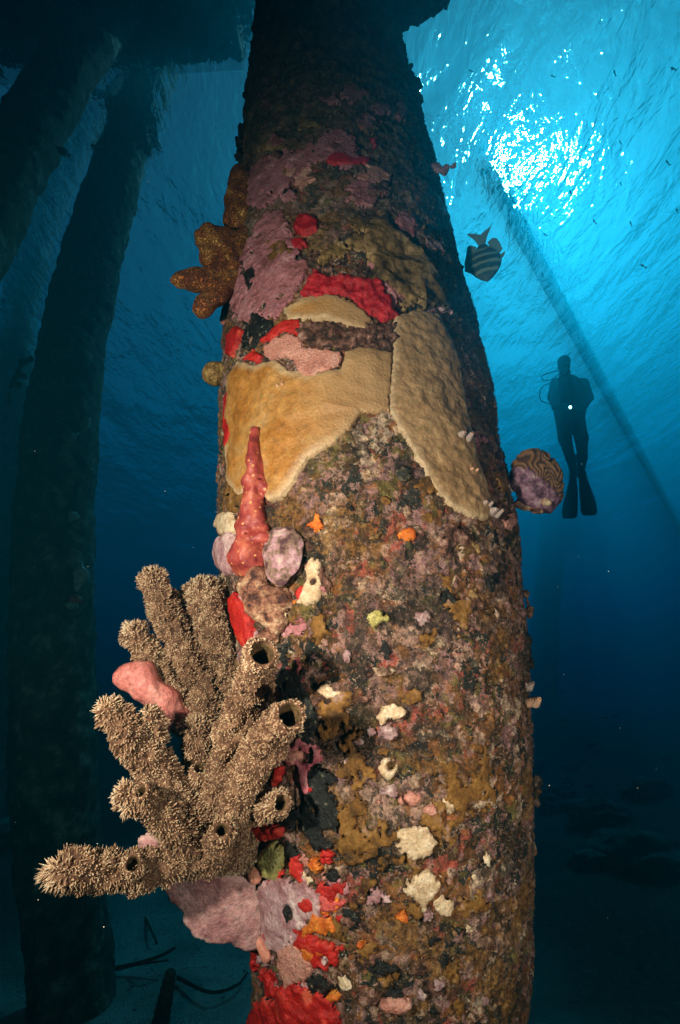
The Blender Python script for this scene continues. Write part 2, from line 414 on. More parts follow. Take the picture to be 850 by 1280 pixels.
def patch(name, poly, mat, label=None, cat=None, thick=.008, base=.006, edge=.012, rough=.004, rfreq=45, cell=.0028,
          relief=(), parent=None, ridge=None, group=None, seed=0.0, holes=(), brk=0.0):
    """a crust growing on the piling: outline given where it is seen, draped over the curved surface with its own thickness"""
    uv = np.array([to_pil(*p) for p in poly]); RR = .36
    U = np.stack([uv[:, 0] * RR, uv[:, 1]], -1)
    lo = U.min(0) - .02; hi = U.max(0) + .02
    nu, nv_ = [max(4, int(math.ceil((hi[k] - lo[k]) / cell)) + 1) for k in (0, 1)]
    gu, gv = np.meshgrid(lo[0] + cell * np.arange(nu), lo[1] + cell * np.arange(nv_), indexing='ij')
    Q = np.stack([gu, gv], -1).reshape(-1, 2)
    ins = np.zeros(len(Q), bool); dist = np.full(len(Q), 9.)
    for i in range(len(U)):
        a, b = U[i], U[(i + 1) % len(U)]
        ab = b - a; t_ = np.clip(((Q - a) @ ab) / (ab @ ab + 1e-12), 0, 1)
        dist = np.minimum(dist, np.linalg.norm(Q - a - t_[:, None] * ab, axis=1))
        c = (a[1] > Q[:, 1]) != (b[1] > Q[:, 1])
        xi = a[0] + (Q[:, 1] - a[1]) / np.where(abs(b[1] - a[1]) < 1e-9, 1e-9, (b[1] - a[1])) * ab[0]
        ins ^= c & (Q[:, 0] < xi)
    d = np.where(ins, dist, -dist)
    th = Q[:, 0] / RR; z = Q[:, 1]
    B = pil(th, z, 0, False)
    d = d + rough * (fbm(B * rfreq + seed, 4) * 3.2 + 1.0 * vnoise(B * rfreq * 3.3 + seed) + .5 * vnoise(B * rfreq * 8 + seed))
    if brk: d = np.minimum(d, (fbm(B * 38 + seed * 3 + 11, 4) + brk) * .06)
    for (hx, hy, hr) in holes:
        ht, hz_ = to_pil(hx, hy); d = np.minimum(d, np.hypot(Q[:, 0] - ht * RR, z - hz_) - hr)
    e = np.clip(d / edge, 0, 1); e = np.sqrt(np.clip(1 - (1 - e) ** 2, 0, 1))
    base = min(base, .0065); h = base + thick * .62 * e
    for fr_, am in relief: h = h + am * vnoise(B * fr_ + seed) * e
    if ridge is not None:
        h = h + ridge[1] * (1 - 2 * np.abs(fbm(B * ridge[0] + seed, 3))) * e
    h = np.where(d < 0, -.012, h)
    Pn = pil(th, z, h)
    F = grid_faces(nu, nv_)
    ok = (d[F] > -cell * 1.5).all(1) & (d[F] > 0).any(1); F = F[ok]
    if len(F) == 0: return None
    if brk or rough > .003:      # keep the pieces that hang together, drop loose crumbs
        par = np.arange(len(Q))
        for _ in range(400):
            m0 = par[F].min(1); new = par.copy(); np.minimum.at(new, F.ravel(), np.repeat(m0, 4)); new = new[new]
            if (new == par).all(): break
            par = new
        lab_ = par[F[:, 0]]; u0, c0_ = np.unique(lab_, return_counts=True); F = F[lab_ == u0[c0_.argmax()]]
    used = np.unique(F); mp_ = -np.ones(len(Q), int); mp_[used] = np.arange(len(used))
    o = mesh(name, Pn[used], mp_[F], mat, parent, attrs={'edge': np.clip(d[used], 0, .05) / .05})
    if parent is None: tag(o, label, cat, group)
    return o

def organic(name, stops, scale, rough=.6, spec=.35, bumpd=.004, bscale=120, detail=5, pores=None, edgecol=None, bstr=.7, distort=0.0):
    g = NT(name); nz_ = g.noise(scale, max(detail, 6), .7, distort); c = g.ramp(nz_, stops)
    b = g.noise(bscale, 4, .7)
    if pores:
        v = g.voro(pores[0]); c = g.mix(g.math('LESS_THAN', v, pores[1]), c, pores[2])
        b = g.math('ADD', b, g.math('MULTIPLY', v, .8))
    if edgecol:
        c = g.mix(g.ramp(g.attr('edge'), [(0, (1, 1, 1)), (edgecol[1], (0, 0, 0))]), c, edgecol[0])
    c = g.mix(.7, c, g.ramp(g.noise(bscale * 1.3, 5, .75, off=7.7), [(.15, (.35, .33, .32)), (.5, (.95, .95, .95)), (.85, (1.45, 1.45, 1.45))]), 'MULTIPLY')
    g.bump(b, bstr, bumpd)
    return g.done(c, rough, spec)
M_ochre = organic('ochre_coral', [(.15, (.26, .095, .012)), (.4, (.36, .15, .025)), (.6, (.43, .215, .06)), (.85, (.47, .28, .12))], 7, .55, .4, .002, 40, pores=(150, .12, (.6, .45, .25)), edgecol=((.50, .36, .21), .45))
M_beige = organic('beige_coral', [(.2, (.25, .145, .065)), (.5, (.32, .19, .09)), (.8, (.38, .235, .115))], 9, .55, .4, .002, 40, pores=(110, .15, (.5, .38, .2)), edgecol=((.44, .31, .18), .30))
_t = M_ochre.node_tree; _b = _t.nodes['Principled BSDF']; _src = _b.inputs['Base Color'].links[0].from_socket
_g = _t.nodes.new('ShaderNodeNewGeometry'); _s = _t.nodes.new('ShaderNodeSeparateXYZ'); _t.links.new(_g.outputs['Position'], _s.inputs[0])
_m = _t.nodes.new('ShaderNodeMapRange'); _m.interpolation_type = 'SMOOTHSTEP'; _m.inputs[1].default_value = on_pil(340, 520)[0]; _m.inputs[2].default_value = on_pil(475, 480)[0]; _t.links.new(_s.outputs[0], _m.inputs[0])
_x = _t.nodes.new('ShaderNodeMix'); _x.data_type = 'RGBA'; _t.links.new(_m.outputs[0], _x.inputs[0]); _t.links.new(_src, _x.inputs[6]); _x.inputs[7].default_value = (.36, .215, .10, 1); _t.links.new(_x.outputs[2], _b.inputs['Base Color'])
M_crim = organic('crimson_sponge', [(.15, (.16, .003, .006)), (.4, (.36, .006, .012)), (.65, (.55, .014, .022)), (.9, (.66, .07, .07))], 45, .45, .5, .004, 160)
M_red = organic('scarlet_sponge', [(.12, (.10, .004, .004)), (.3, (.36, .006, .004)), (.6, (.56, .014, .008)), (.85, (.66, .11, .05))], 26, .45, .5, .004, 150)
M_pink = organic('pink_sponge', [(.35, (.48, .19, .14)), (.6, (.62, .29, .22)), (.8, (.66, .38, .30))], 25, .55, .4, .003, 150, pores=(220, .18, (.42, .14, .11)))
M_mauve = organic('mauve_crust', [(.10, (.05, .03, .02)), (.25, (.22, .07, .065)), (.5, (.42, .15, .165)), (.70, (.50, .22, .23)), (.86, (.60, .38, .33)), (.92, (.8, .72, .62))], 22, .7, .35, .005, 130, detail=8, pores=(95, .1, (.05, .03, .03)))
M_pmauve = organic('pale_mauve_crust', [(.30, (.30, .13, .13)), (.5, (.50, .28, .29)), (.65, (.66, .44, .42)), (.8, (.8, .65, .6))], 24, .6, .35, .004, 130, detail=7)
M_black = organic('black_sponge', [(.4, (.004, .005, .005)), (.62, (.012, .014, .012)), (.72, (.05, .06, .04)), (.8, (.4, .35, .22))], 70, .5, .4, .006, 140, detail=6)
M_cream = organic('cream_sponge', [(.35, (.55, .38, .22)), (.55, (.72, .54, .34)), (.75, (.82, .68, .5))], 50, .6, .35, .004, 140)
M_gold = organic('golden_algae', [(.15, (.025, .018, .008)), (.34, (.09, .04, .008)), (.5, (.19, .085, .014)), (.66, (.28, .14, .03)), (.78, (.34, .20, .16)), (.88, (.55, .42, .30))], 24, .65, .35, .004, 160, detail=8)
M_orange = organic('orange_sponge', [(.35, (.55, .10, .01)), (.6, (.75, .20, .02)), (.8, (.8, .35, .06))], 60, .5, .4, .004, 150)
M_lime = organic('yellow_sponge', [(.35, (.35, .30, .08)), (.6, (.55, .50, .18)), (.75, (.65, .62, .3))], 60, .6, .35, .005, 150, pores=(120, .2, (.25, .2, .06)))
M_brown = organic('brown_turf', [(.35, (.02, .012, .008)), (.5, (.09, .04, .025)), (.62, (.22, .10, .07)), (.75, (.42, .26, .2))], 45, .75, .3, .008, 120, detail=8)
M_olive = organic('olive_folded_coral', [(.3, (.05, .03, .01)), (.5, (.20, .115, .035)), (.65, (.33, .20, .08)), (.8, (.45, .32, .16))], 18, .65, .35, .006, 60)
# short algal turf: thousands of little blades all over the crust, one uncountable part of the piling
rs_ = np.random.RandomState(12); nb = 34000
tz = np.concatenate([rs_.uniform(1.0, 3.4, nb * 2 // 3), rs_.uniform(3.4, 5.5, nb // 6), rs_.uniform(1.0, 3.4, nb // 6)])
tt_ = np.concatenate([rs_.uniform(-1.7, 1.7, len(tz) - nb // 6), rs_.choice([-1, 1], nb // 6, p=[.35, .65]) * rs_.uniform(1.1, 1.65, nb // 6)])
Bs = pil(tt_, tz, 0.0); keep = fbm(Bs * 13 + 30, 3) > -.05; tz, tt_, Bs = tz[keep], tt_[keep], Bs[keep]; n_t = len(tz)
Bs = pil(tt_, tz, .001); Nn = np.stack([np.sin(tt_), -np.cos(tt_), 0 * tt_], -1) + .55 * rs_.randn(n_t, 3); Nn /= np.linalg.norm(Nn, axis=1)[:, None]
T1 = np.cross(Nn, rs_.randn(n_t, 3)); T1 /= np.linalg.norm(T1, axis=1)[:, None]; Ln = rs_.uniform(.004, .0095, (n_t, 1)) * (1 + .8 * sstep(2.9, 3.4, tz))[:, None]; Wd = Ln * rs_.uniform(.10, .22, (n_t, 1))
T2 = np.cross(Nn, T1)
Vt = np.concatenate([Bs - T1 * Wd, Bs + T1 * Wd, Bs + T2 * Wd, Bs + Nn * Ln]); I_ = np.arange(n_t)
Ft = np.concatenate([np.stack([I_ + a * n_t, I_ + b * n_t, I_ + 3 * n_t], -1) for a, b in ((0, 1), (1, 2), (2, 0))])
M_turfb = organic('algal_turf', [(.15, (.03, .03, .015)), (.35, (.12, .06, .03)), (.55, (.26, .14, .09)), (.7, (.12, .12, .05)), (.85, (.42, .30, .24))], 18, bscale=90)
tag(mesh('algal_turf', Vt, Ft, M_turfb, pillar_root, smooth=False), kind='stuff')
# ---------------------------------------------------------------- crusts on the piling
patch('brown_turf', [(352,408),(400,402),(455,408),(497,402),(500,425),(492,440),(455,434),(430,436),(410,432),(385,432),(372,418)], M_brown, 'dark brown knobbly turf strip above the ochre coral sheet', 'algae', .008, .006, relief=[(60,.006),(140,.003)])
A = [(288,470),(300,452),(325,458),(345,450),(360,462),(388,468),(425,462),(432,440),(450,432),(490,440),(489.5,470),(486.5,513),(470,516),(452,516),(440,535),(420,555),(385,575),(372,600),(352,624),(338,628),(325,615),(300,622),(284,600),(281,560),(284,510)]
patch('encrusting_coral', A, M_ochre, 'ochre yellow coral sheet with a pale lower edge, left of the seam', 'coral', .008, .0065, .035, .0014, relief=[(14,.006),(45,.0016)], ridge=(12,.005))
Bp = [(493,395),(520,388),(548,393),(562,420),(575,455),(583,500),(590,540),(596,575),(603,600),(612,632),(606,652),(585,647),(560,632),(540,610),(528,585),(515,560),(500,535),(486,513),(488,480),(491,440)]
patch('encrusting_coral', Bp, M_beige, 'beige coral sheet hanging down to a point, right of the seam', 'coral', .008, .0065, .035, .0014, relief=[(14,.005),(60,.0028),(110,.001)], seed=4)
patch('encrusting_coral', [(352,387),(375,378),(405,370),(430,372),(452,388),(468,402),(455,411),(420,404),(400,400),(360,404)], M_ochre, 'small ochre coral band right below the crimson sponge', 'coral', .012, .007, .015, .003, relief=[(20,.004)], seed=9)
patch('folded_coral', [(455,285),(480,270),(512,305),(545,340),(560,385),(530,385),(500,370),(470,345),(455,320)], M_olive, 'olive brown folded coral on the upper right of the piling', 'coral', .010, .006, .015, .006, ridge=(16,.012), seed=2)
patch('mauve_crust', [(298,335),(315,290),(335,264),(350,260),(362,285),(372,310),(388,325),(378,352),(362,375),(352,388),(345,402),(325,395),(305,402),(292,395),(290,360)], M_mauve, 'large mauve crust beside the orange branching sponge', 'algae', brk=.30, thick=.007, base=.005, edge=.012, rough=.006, relief=[(25,.004),(80,.002)])
patch('mauve_crust', [(308,250),(312,215),(330,196),(352,190),(380,188),(400,168),(432,162),(450,185),(430,198),(395,205),(372,222),(352,245),(332,262),(315,262)], M_mauve, 'highest mauve crust, above the round crimson patch', 'algae', brk=.30, thick=.006, base=.005, edge=.012, rough=.010, relief=[(25,.004)], seed=5)
patch('mauve_crust', [(276,672),(290,664),(303,672),(308,695),(302,715),(288,720),(274,708),(272,690)], M_pmauve, 'pinkish mauve cushion left of the finger sponge base', 'algae', .022, .005, .02, .003)
patch('crimson_sponge', [(378,368),(386,346),(396,337),(405,346),(420,350),(435,346),(455,353),(472,350),(480,362),(490,375),(496,396),(485,402),(465,392),(448,386),(435,371),(418,368),(400,376),(385,378)], M_crim, 'long lumpy crimson sponge above the ochre coral', 'sponge', .014, .007, .01, .004, relief=[(60,.006),(130,.003)])
def disc(px, py, rx, ry=None, n=14, j=.15, seed=0):
    rr = random.Random(seed or int(px * 7 + py)); ry = ry or rx
    return [(px + rx * math.cos(2*math.pi*i/n) * (1 + rr.uniform(-j, j)), py + ry * math.sin(2*math.pi*i/n) * (1 + rr.uniform(-j, j))) for i in range(n)]
patch('crimson_sponge', disc(381,279,16,13), M_crim, 'round crimson sponge in the middle of the upper piling', 'sponge', .010, .006, .01, .002, relief=[(80,.004)])
patch('crimson_sponge', [(403,196),(425,193),(445,198),(465,199),(460,207),(436,208),(415,207)], M_crim, 'thin dark red streak highest on the piling', 'sponge', .007, .006, .008, .004)
patch('crimson_sponge', disc(373,304,9,7), M_crim, 'tiny crimson sponge just below the round crimson one', 'sponge', .008, .006, .008, .003)
patch('black_sponge', [(303,425),(314,398),(318,384),(330,402),(344,400),(342,416),(328,428),(318,442),(306,438)], M_black, 'jagged black sponge between mauve crust and ochre coral', 'sponge', brk=.28, thick=.008, base=.006, edge=.008, rough=.006)
patch('black_sponge', [(306,345),(316,333),(322,338),(318,356),(310,364)], M_black, 'small black patch inside the large mauve crust', 'sponge', .005, .012, .006, .003)
patch('pink_sponge', [(330,436),(345,425),(362,417),(374,424),(385,437),(405,437),(428,440),(427,456),(410,465),(390,472),(375,466),(368,449),(350,446),(336,450)], M_pink, 'flat pink sponge on the top edge of the ochre coral', 'sponge', .008, .016, .008, .003)
patch('scarlet_sponge', [(284,420),(296,408),(304,411),(299,430),(291,447),(284,442)], M_red, 'scarlet blotch on the left edge of the piling beside the black sponge', 'sponge', .010, .007, .01, .003)
patch('scarlet_sponge', [(328,430),(343,412),(360,400),(374,402),(373,419),(354,416),(341,430)], M_red, 'scarlet sponge strip above the flat pink sponge', 'sponge', .010, .012, .008, .003)
patch('scarlet_sponge', [(307,452),(314,444),(320,438),(329,446),(323,457),(313,453)], M_red, 'small scarlet sponge left of the flat pink sponge', 'sponge', .008, .014, .008, .003)
patch('scarlet_sponge', [(283,500),(289,490),(291,520),(288,545),(282,560),(281,535)], M_red, 'thin scarlet streak on the left edge of the ochre coral', 'sponge', .010, .012, .006, .003)
patch('scarlet_sponge', [(288,747),(297,739),(305,755),(313,765),(316,800),(306,813),(297,802),(290,778)], M_red, 'scarlet streak between tube sponge and lumpy brown growth', 'sponge', .016, .006, .012, .002)
patch('cream_sponge', [(382,706),(391,697),(400,704),(401,730),(396,750),(385,757),(370,754),(376,740),(384,728)], M_cream, 'cream sponge with a hole right of the round shell', 'sponge', .009, .006, .01, .003, holes=[(392,727,.006)])
patch('cream_sponge', disc(285,655,14,15), M_cream, 'whitish sponge left of the red finger sponge', 'sponge', .012, .006, .012, .004)
patch('golden_algae', [(372,610),(284,600),(281,622),(290,640),(318,640),(322,618)], M_gold, 'grey brown growth under the ochre coral on the left edge', 'algae', brk=.13, thick=.008, base=.005, edge=.012, rough=.006, seed=3)
patch('black_sponge', [(345,805),(360,815),(370,840),(385,865),(400,870),(402,890),(394,920),(392,950),(378,940),(376,895),(362,880),(345,850)], M_black, 'upper black sponge beside the mouth of a tube sponge', 'sponge', brk=.28, thick=.008, base=.006, edge=.01, rough=.010)
patch('black_sponge', [(386,950),(400,948),(415,975),(421,1010),(421,1058),(400,1062),(385,1047),(362,1037),(355,1020),(382,1002)], M_black, 'large black sponge below, right of the smallest tube sponge', 'sponge', brk=.28, thick=.008, base=.006, edge=.01, rough=.008, seed=3)
patch('golden_algae', [(385,770),(400,758),(414,775),(410,800),(398,812),(386,800)], M_gold, 'small golden brown algae patch below the cream sponge', 'algae', brk=.13, thick=.006, base=.005, edge=.01, rough=.008)
patch('golden_algae', [(392,880),(402,862),(440,868),(452,900),(448,935),(470,965),(470,1000),(440,1000),(425,968),(404,925)], M_gold, 'golden brown algae right of the black sponge', 'algae', brk=.13, thick=.006, base=.005, edge=.012, rough=.010)
patch('golden_algae', [(424,1012),(440,998),(480,1020),(505,1050),(520,1080),(480,1100),(440,1082),(422,1060)], M_gold, 'wide golden brown algae under the cream blotches', 'algae', brk=.13, thick=.006, base=.005, edge=.012, rough=.010, seed=8)
patch('golden_algae', [(560,930),(600,920),(620,960),(600,1010),(560,1060),(530,1030),(540,970)], M_gold, 'dull golden algae on the right side of the piling', 'algae', brk=.13, thick=.005, base=.004, edge=.012, rough=.014, seed=11)
patch('golden_algae', [(555,720),(575,700),(585,740),(600,800),(580,820),(562,780)], M_gold, 'rusty streak on the shaded right side of the crust', 'algae', brk=.13, thick=.004, base=.004, edge=.012, rough=.012, seed=15)
patch('cream_sponge', [(466,898),(472,884),(488,880),(498,884),(509,892),(500,905),(486,902),(475,908)], M_cream, 'cream blotch shaped like a bow tie, uppermost of the lower cream ones', 'sponge', .009, .007, .01, .004)
patch('cream_sponge', disc(485,960,13,15), M_cream, 'small ring shaped cream sponge in the middle of the crust', 'sponge', .009, .007, .008, .002, holes=[(489,957,.008)])
patch('cream_sponge', disc(520,1053,24,18,16,.2), M_cream, 'largest cream blotch, wide and scalloped', 'sponge', .010, .007, .01, .005)
patch('cream_sponge', [(503,1112),(516,1098),(530,1094),(543,1098),(553,1094),(548,1112),(540,1124),(530,1136),(515,1128)], M_cream, 'cream blotch below the scalloped one', 'sponge', .010, .007, .01, .005, seed=7)
patch('cream_sponge', disc(555,1131,11,12,12,.3), M_cream, 'small cream fleck right of the lowest cream blotch', 'sponge', .008, .006, .01, .005)
patch('cream_sponge', disc(412,866,13,9,12,.3), M_cream, 'little cream blob above the golden algae', 'sponge', .009, .007, .01, .004)
for i_, (x_, y_, r_) in enumerate([(515,1000,11),(537,1012,8),(500,1004,6),(474,1003,5)]):
    patch('salmon_sponge', disc(x_, y_, r_, r_*.85, 10, .3), M_pink, ['widest salmon fleck between the ring and the scalloped cream sponge','salmon fleck at the right end of its short row','salmon fleck left of the widest one in the row','smallest salmon fleck, leftmost of its row'][i_], 'sponge', .008, .007, .008, .003)
patch('orange_sponge', disc(508,668,12,7), M_orange, 'lone orange fleck under the beige coral point', 'sponge', .006, .006, .01, .003)
patch('yellow_sponge', disc(473,773,11,8,12,.3), M_lime, 'small yellow green sponge in the middle of the mottled crust', 'sponge', .008, .006, .008, .005)
patch('yellow_sponge', [(331,1060),(345,1048),(357,1058),(358,1082),(348,1098),(335,1096),(330,1078)], M_lime, 'pale yellow sponge beside the salmon sea squirts', 'sponge', .020, .006, .014, .003)
patch('yellow_sponge', disc(352,895,9,8), M_lime, 'pale greenish nub wedged between the two open tube sponges', 'sponge', .016, .006, .012, .004)
patch('mauve_crust', [(300,1120),(320,1105),(350,1098),(375,1090),(390,1105),(405,1120),(400,1150),(370,1165),(350,1190),(330,1185),(312,1160)], M_pmauve, 'pale mauve crust below the salmon sea squirts', 'algae', .008, .005, .012, .008, holes=[(362,1140,.012)])
patch('mauve_crust', [(395,1108),(425,1112),(460,1122),(472,1112),(480,1122),(455,1132),(425,1128),(400,1122)], M_pmauve, 'thin lilac band right of the scarlet field', 'algae', .006, .005, .01, .010)
patch('mauve_crust', [(355,935),(375,925),(395,930),(402,945),(392,958),(384,985),(376,985),(365,960)], organic('magenta_crust', [(.3,(.35,.05,.08)),(.5,(.50,.13,.16)),(.7,(.60,.25,.26))], 30), 'magenta star shaped crust above the large black sponge', 'algae', brk=.30, thick=.010, base=.006, edge=.01, rough=.006)
patch('scarlet_sponge', [(341,975),(350,955),(358,958),(354,975),(344,985)], M_red, 'scarlet nub tucked under the second open tube sponge', 'sponge', .020, .006, .012, .002)
patch('scarlet_sponge', [(313,1035),(325,1025),(340,1028),(352,1030),(355,1045),(342,1052),(325,1050),(315,1046)], M_red, 'scarlet clump right above the pale yellow sponge', 'sponge', .018, .006, .012, .005, relief=[(80,.005)])
patch('scarlet_sponge', disc(407,1068,9,6), M_red, 'small scarlet oval under the large black sponge', 'sponge', .009, .007, .008, .002)
patch('scarlet_sponge', disc(391,986,4,4), M_red, 'tiny round scarlet dot on the black sponge', 'sponge', .008, .012, .006, .001)
patch('scarlet_sponge', [(366,1070),(375,1065),(378,1080),(380,1098),(368,1102),(362,1090)], M_red, 'upright scarlet blotch right of the pale yellow sponge', 'sponge', .010, .007, .01, .005)
patch('scarlet_sponge', disc(385,1132,9,8), M_red, 'scarlet blotch in the pale mauve crust', 'sponge', .010, .010, .008, .003)
patch('scarlet_sponge', [(400,1118),(418,1122),(445,1124),(462,1126),(440,1130),(420,1136),(405,1146)], organic('coral_red_sponge', [(.35,(.55,.05,.05)),(.6,(.68,.12,.10)),(.8,(.7,.25,.2))], 30), 'coral red wedge pointing right', 'sponge', .009, .007, .01, .004)
patch('scarlet_sponge', [(375,1165),(390,1168),(405,1172),(418,1180),(420,1205),(410,1215),(395,1205),(385,1185),(370,1178)], M_red, 'scarlet sponge with a dark pit above the scarlet field', 'sponge', .012, .007, .012, .005, holes=[(407,1200,.008)])
patch('orange_sponge', [(385,1150),(400,1145),(415,1148),(420,1162),(405,1170),(390,1165),(375,1195),(370,1185)], M_orange, 'orange sponge right above the pitted scarlet one', 'sponge', .009, .006, .01, .006)
patch('orange_sponge', [(380,1185),(400,1180),(408,1192),(395,1200),(382,1198)], M_orange, 'orange blotch left of the dark pit', 'sponge', .012, .010, .01, .004)
patch('orange_sponge', disc(425,1245,13,7,12,.3), M_orange, 'orange fleck right of the scarlet field', 'sponge', .008, .006, .01, .004)
patch('orange_sponge', disc(503,1148,9,6,12,.3), M_orange, 'orange fleck below the cream blotches', 'sponge', .008, .006, .01, .003)
patch('orange_sponge', disc(455,1182,9,5,12,.3), M_orange, 'orange fleck in the lower brown crust', 'sponge', .008, .006, .01, .003)
patch('scarlet_sponge', [(313,1190),(322,1178),(330,1205),(345,1225),(352,1238),(358,1225),(385,1228),(402,1240),(420,1262),(436,1300),(314,1310),(310,1262),(328,1252),(330,1232),(318,1215)], M_red, 'broad scarlet field at the bottom of the piling', 'sponge', .014, .006, .012, .006, relief=[(40,.006),(90,.004)], brk=.30)
patch('pink_sponge', [(352,1190),(372,1182),(392,1205),(388,1222),(365,1232),(350,1222)], M_pink, 'salmon sponge just above the scarlet field', 'sponge', .014, .006, .012, .005)
patch('mauve_crust', [(355,830),(368,828),(385,870),(378,880),(360,860)], organic('dark_red_crust', [(.35,(.12,.02,.02)),(.6,(.35,.07,.07)),(.75,(.5,.28,.22))], 45), 'dark red crust right of the uppermost tube mouth', 'algae', brk=.30, thick=.006, base=.006, edge=.01, rough=.008)
patch('pink_sponge', disc(366,945,13,9), M_pink, 'smooth fleshy pink cushion above the magenta crust', 'sponge', .016, .006, .014, .002)
for i_, (x_, y_, rx_, ry_) in enumerate([(494,1256,20,11)]):
    patch('pink_sponge', disc(x_, y_, rx_, ry_), M_pink, 'smooth salmon cushion at the bottom centre of the piling', 'sponge', .020, .006, .014, .002)

# crowded small growths: lower left corner, left edge and upper shaft
rz = random.Random(77)
SM = {'scarlet': (M_red, 'sponge', 'scarlet_sponge'), 'orange': (M_orange, 'sponge', 'orange_sponge'), 'salmon': (M_pink, 'sponge', 'pink_sponge'), 'pale lilac': (M_pmauve, 'algae', 'mauve_crust'),
      'cream': (M_cream, 'sponge', 'cream_sponge'), 'dark brown': (M_brown, 'algae', 'brown_turf'), 'black': (M_black, 'sponge', 'black_sponge'), 'mauve': (M_mauve, 'algae', 'mauve_crust'),
      'golden': (M_gold, 'algae', 'golden_algae'), 'olive': (M_olive, 'coral', 'folded_coral'), 'crimson': (M_crim, 'sponge', 'crimson_sponge')}
def scatter(n, reg, kinds, where, rmin, rmax):
    for i in range(n):
        x = rz.uniform(reg[0], reg[1]); y = rz.uniform(reg[2], reg[3]); k = rz.choice(kinds); m_, ct, nm = SM[k]; r = rz.uniform(rmin, rmax)
        patch(nm, disc(x, y, r * rz.uniform(.8, 1.6), r * rz.uniform(.6, 1.2), 12, .35), m_, 'small ragged %s spot %s' % (k, where), ct, .006, rz.uniform(.0015, .005), .010, .0065,
              relief=[(70, .003)], cell=.0024, seed=rz.uniform(0, 50), group='%s spots %s' % (k, where))
scatter(46, (322, 425, 1065, 1235), ['scarlet', 'scarlet', 'salmon', 'pale lilac', 'orange', 'cream', 'pale lilac', 'black', 'mauve', 'scarlet'], 'in the crowded lower left of the piling', 3.5, 10)
scatter(26, (425, 600, 1100, 1270), ['dark brown', 'golden', 'cream', 'pale lilac', 'black', 'golden'], 'on the lower right part of the piling', 4, 12)
scatter(22, (285, 400, 640, 860), ['scarlet', 'pale lilac', 'orange', 'dark brown', 'black', 'mauve', 'cream'], 'between the tube sponges and the mottled crust', 3.5, 9)
scatter(30, (345, 560, 205, 385), ['mauve', 'dark brown', 'olive', 'olive', 'dark brown', 'salmon', 'black', 'golden', 'pale lilac'], 'around the crimson sponges on the upper piling', 6, 16)
scatter(16, (330, 520, 110, 230), ['mauve', 'dark brown', 'olive', 'crimson', 'mauve'], 'on the dim top of the piling', 6, 15)
scatter(20, (380, 620, 580, 900), ['dark brown', 'golden', 'black', 'dark brown', 'olive'], 'on the mottled middle crust', 5, 14)
scatter(12, (590, 640, 500, 660), ['mauve', 'dark brown', 'salmon', 'golden'], 'right of the beige coral', 4, 9)
# many small grown-over bumps: barnacles, tufts and nodules, each one its own little thing
rr = random.Random(5)
M_nod = [organic('nodule_a', [(.35,(.10,.05,.03)),(.6,(.32,.2,.13)),(.75,(.5,.38,.26))], 70, detail=6),
         organic('nodule_b', [(.35,(.25,.13,.13)),(.6,(.42,.28,.27)),(.75,(.58,.46,.42))], 70, detail=6),
         organic('nodule_c', [(.35,(.02,.022,.018)),(.6,(.08,.07,.045)),(.75,(.25,.2,.13))], 70, detail=6),
         M_gold, M_cream]
def icos(sub):
    import bmesh
    bm = bmesh.new(); bmesh.ops.create_icosphere(bm, subdivisions=sub, radius=1)
    v = np.array([x.co[:] for x in bm.verts]); f = np.array([[q.index for q in p.verts] for p in bm.faces]); bm.free(); return v, f
IV, IF = icos(3)
NW = ['rust brown', 'greyish pink', 'blackish green', 'golden brown', 'cream']
for i in range(150):
    yy = rr.uniform(560, 1275); xx = rr.uniform(340, 640)
    if yy < 655 and not (400 < xx < 520 and yy > 700 - (xx - 400) * 1.2): continue
    if xx < 430 and 800 < yy < 1075: continue
    if i % 2: continue
    th, z = to_pil(xx, yy); n_ = nrm(th); r0 = rr.uniform(.004, .012)
    k_ = rr.choice([0, 0, 1, 1, 2, 3, 4])
    ax_ = np.array([math.cos(th), math.sin(th), 0]); upv = np.array([0, 0, 1.])
    v = IV * (1 + .6 * vnoise(IV * 2.2 + i)[:, None] + .30 * vnoise(IV * 6 + i)[:, None])
    sc_ = r0 * np.array([rr.uniform(.8, 1.5), rr.uniform(.7, 1.3), rr.uniform(.25, .5)])
    pts = pil(np.array(th), np.array(z), .001) + v[:, :1] * sc_[0] * ax_ + v[:, 1:2] * sc_[1] * upv + v[:, 2:] * sc_[2] * n_
    o = mesh('encrusting_nodule', pts, IF, M_nod[k_])
    tag(o, 'small lumpy %s growth dotted over the mottled crust' % NW[k_], 'growth', '%s growths on the crust' % NW[k_])
# ---------------------------------------------------------------- spiny tube sponge colony
g = NT('spiny_sponge')
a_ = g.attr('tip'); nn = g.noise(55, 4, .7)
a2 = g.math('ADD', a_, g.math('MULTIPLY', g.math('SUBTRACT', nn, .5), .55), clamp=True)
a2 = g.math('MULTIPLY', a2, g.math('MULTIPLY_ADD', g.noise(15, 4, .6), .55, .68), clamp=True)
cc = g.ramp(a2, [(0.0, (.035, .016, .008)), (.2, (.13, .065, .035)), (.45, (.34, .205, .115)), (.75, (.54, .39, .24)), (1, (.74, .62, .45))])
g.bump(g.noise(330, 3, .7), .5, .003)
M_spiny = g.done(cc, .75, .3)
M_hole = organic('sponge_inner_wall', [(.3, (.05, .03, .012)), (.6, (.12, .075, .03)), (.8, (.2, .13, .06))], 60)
SPONGE_O = at(270, 1000, 1.12)
spong = empty('tube_sponge_colony', SPONGE_O)
tag(spong, 'big colony of spiny tan tube sponges reaching out to the left from the near piling', 'sponge')
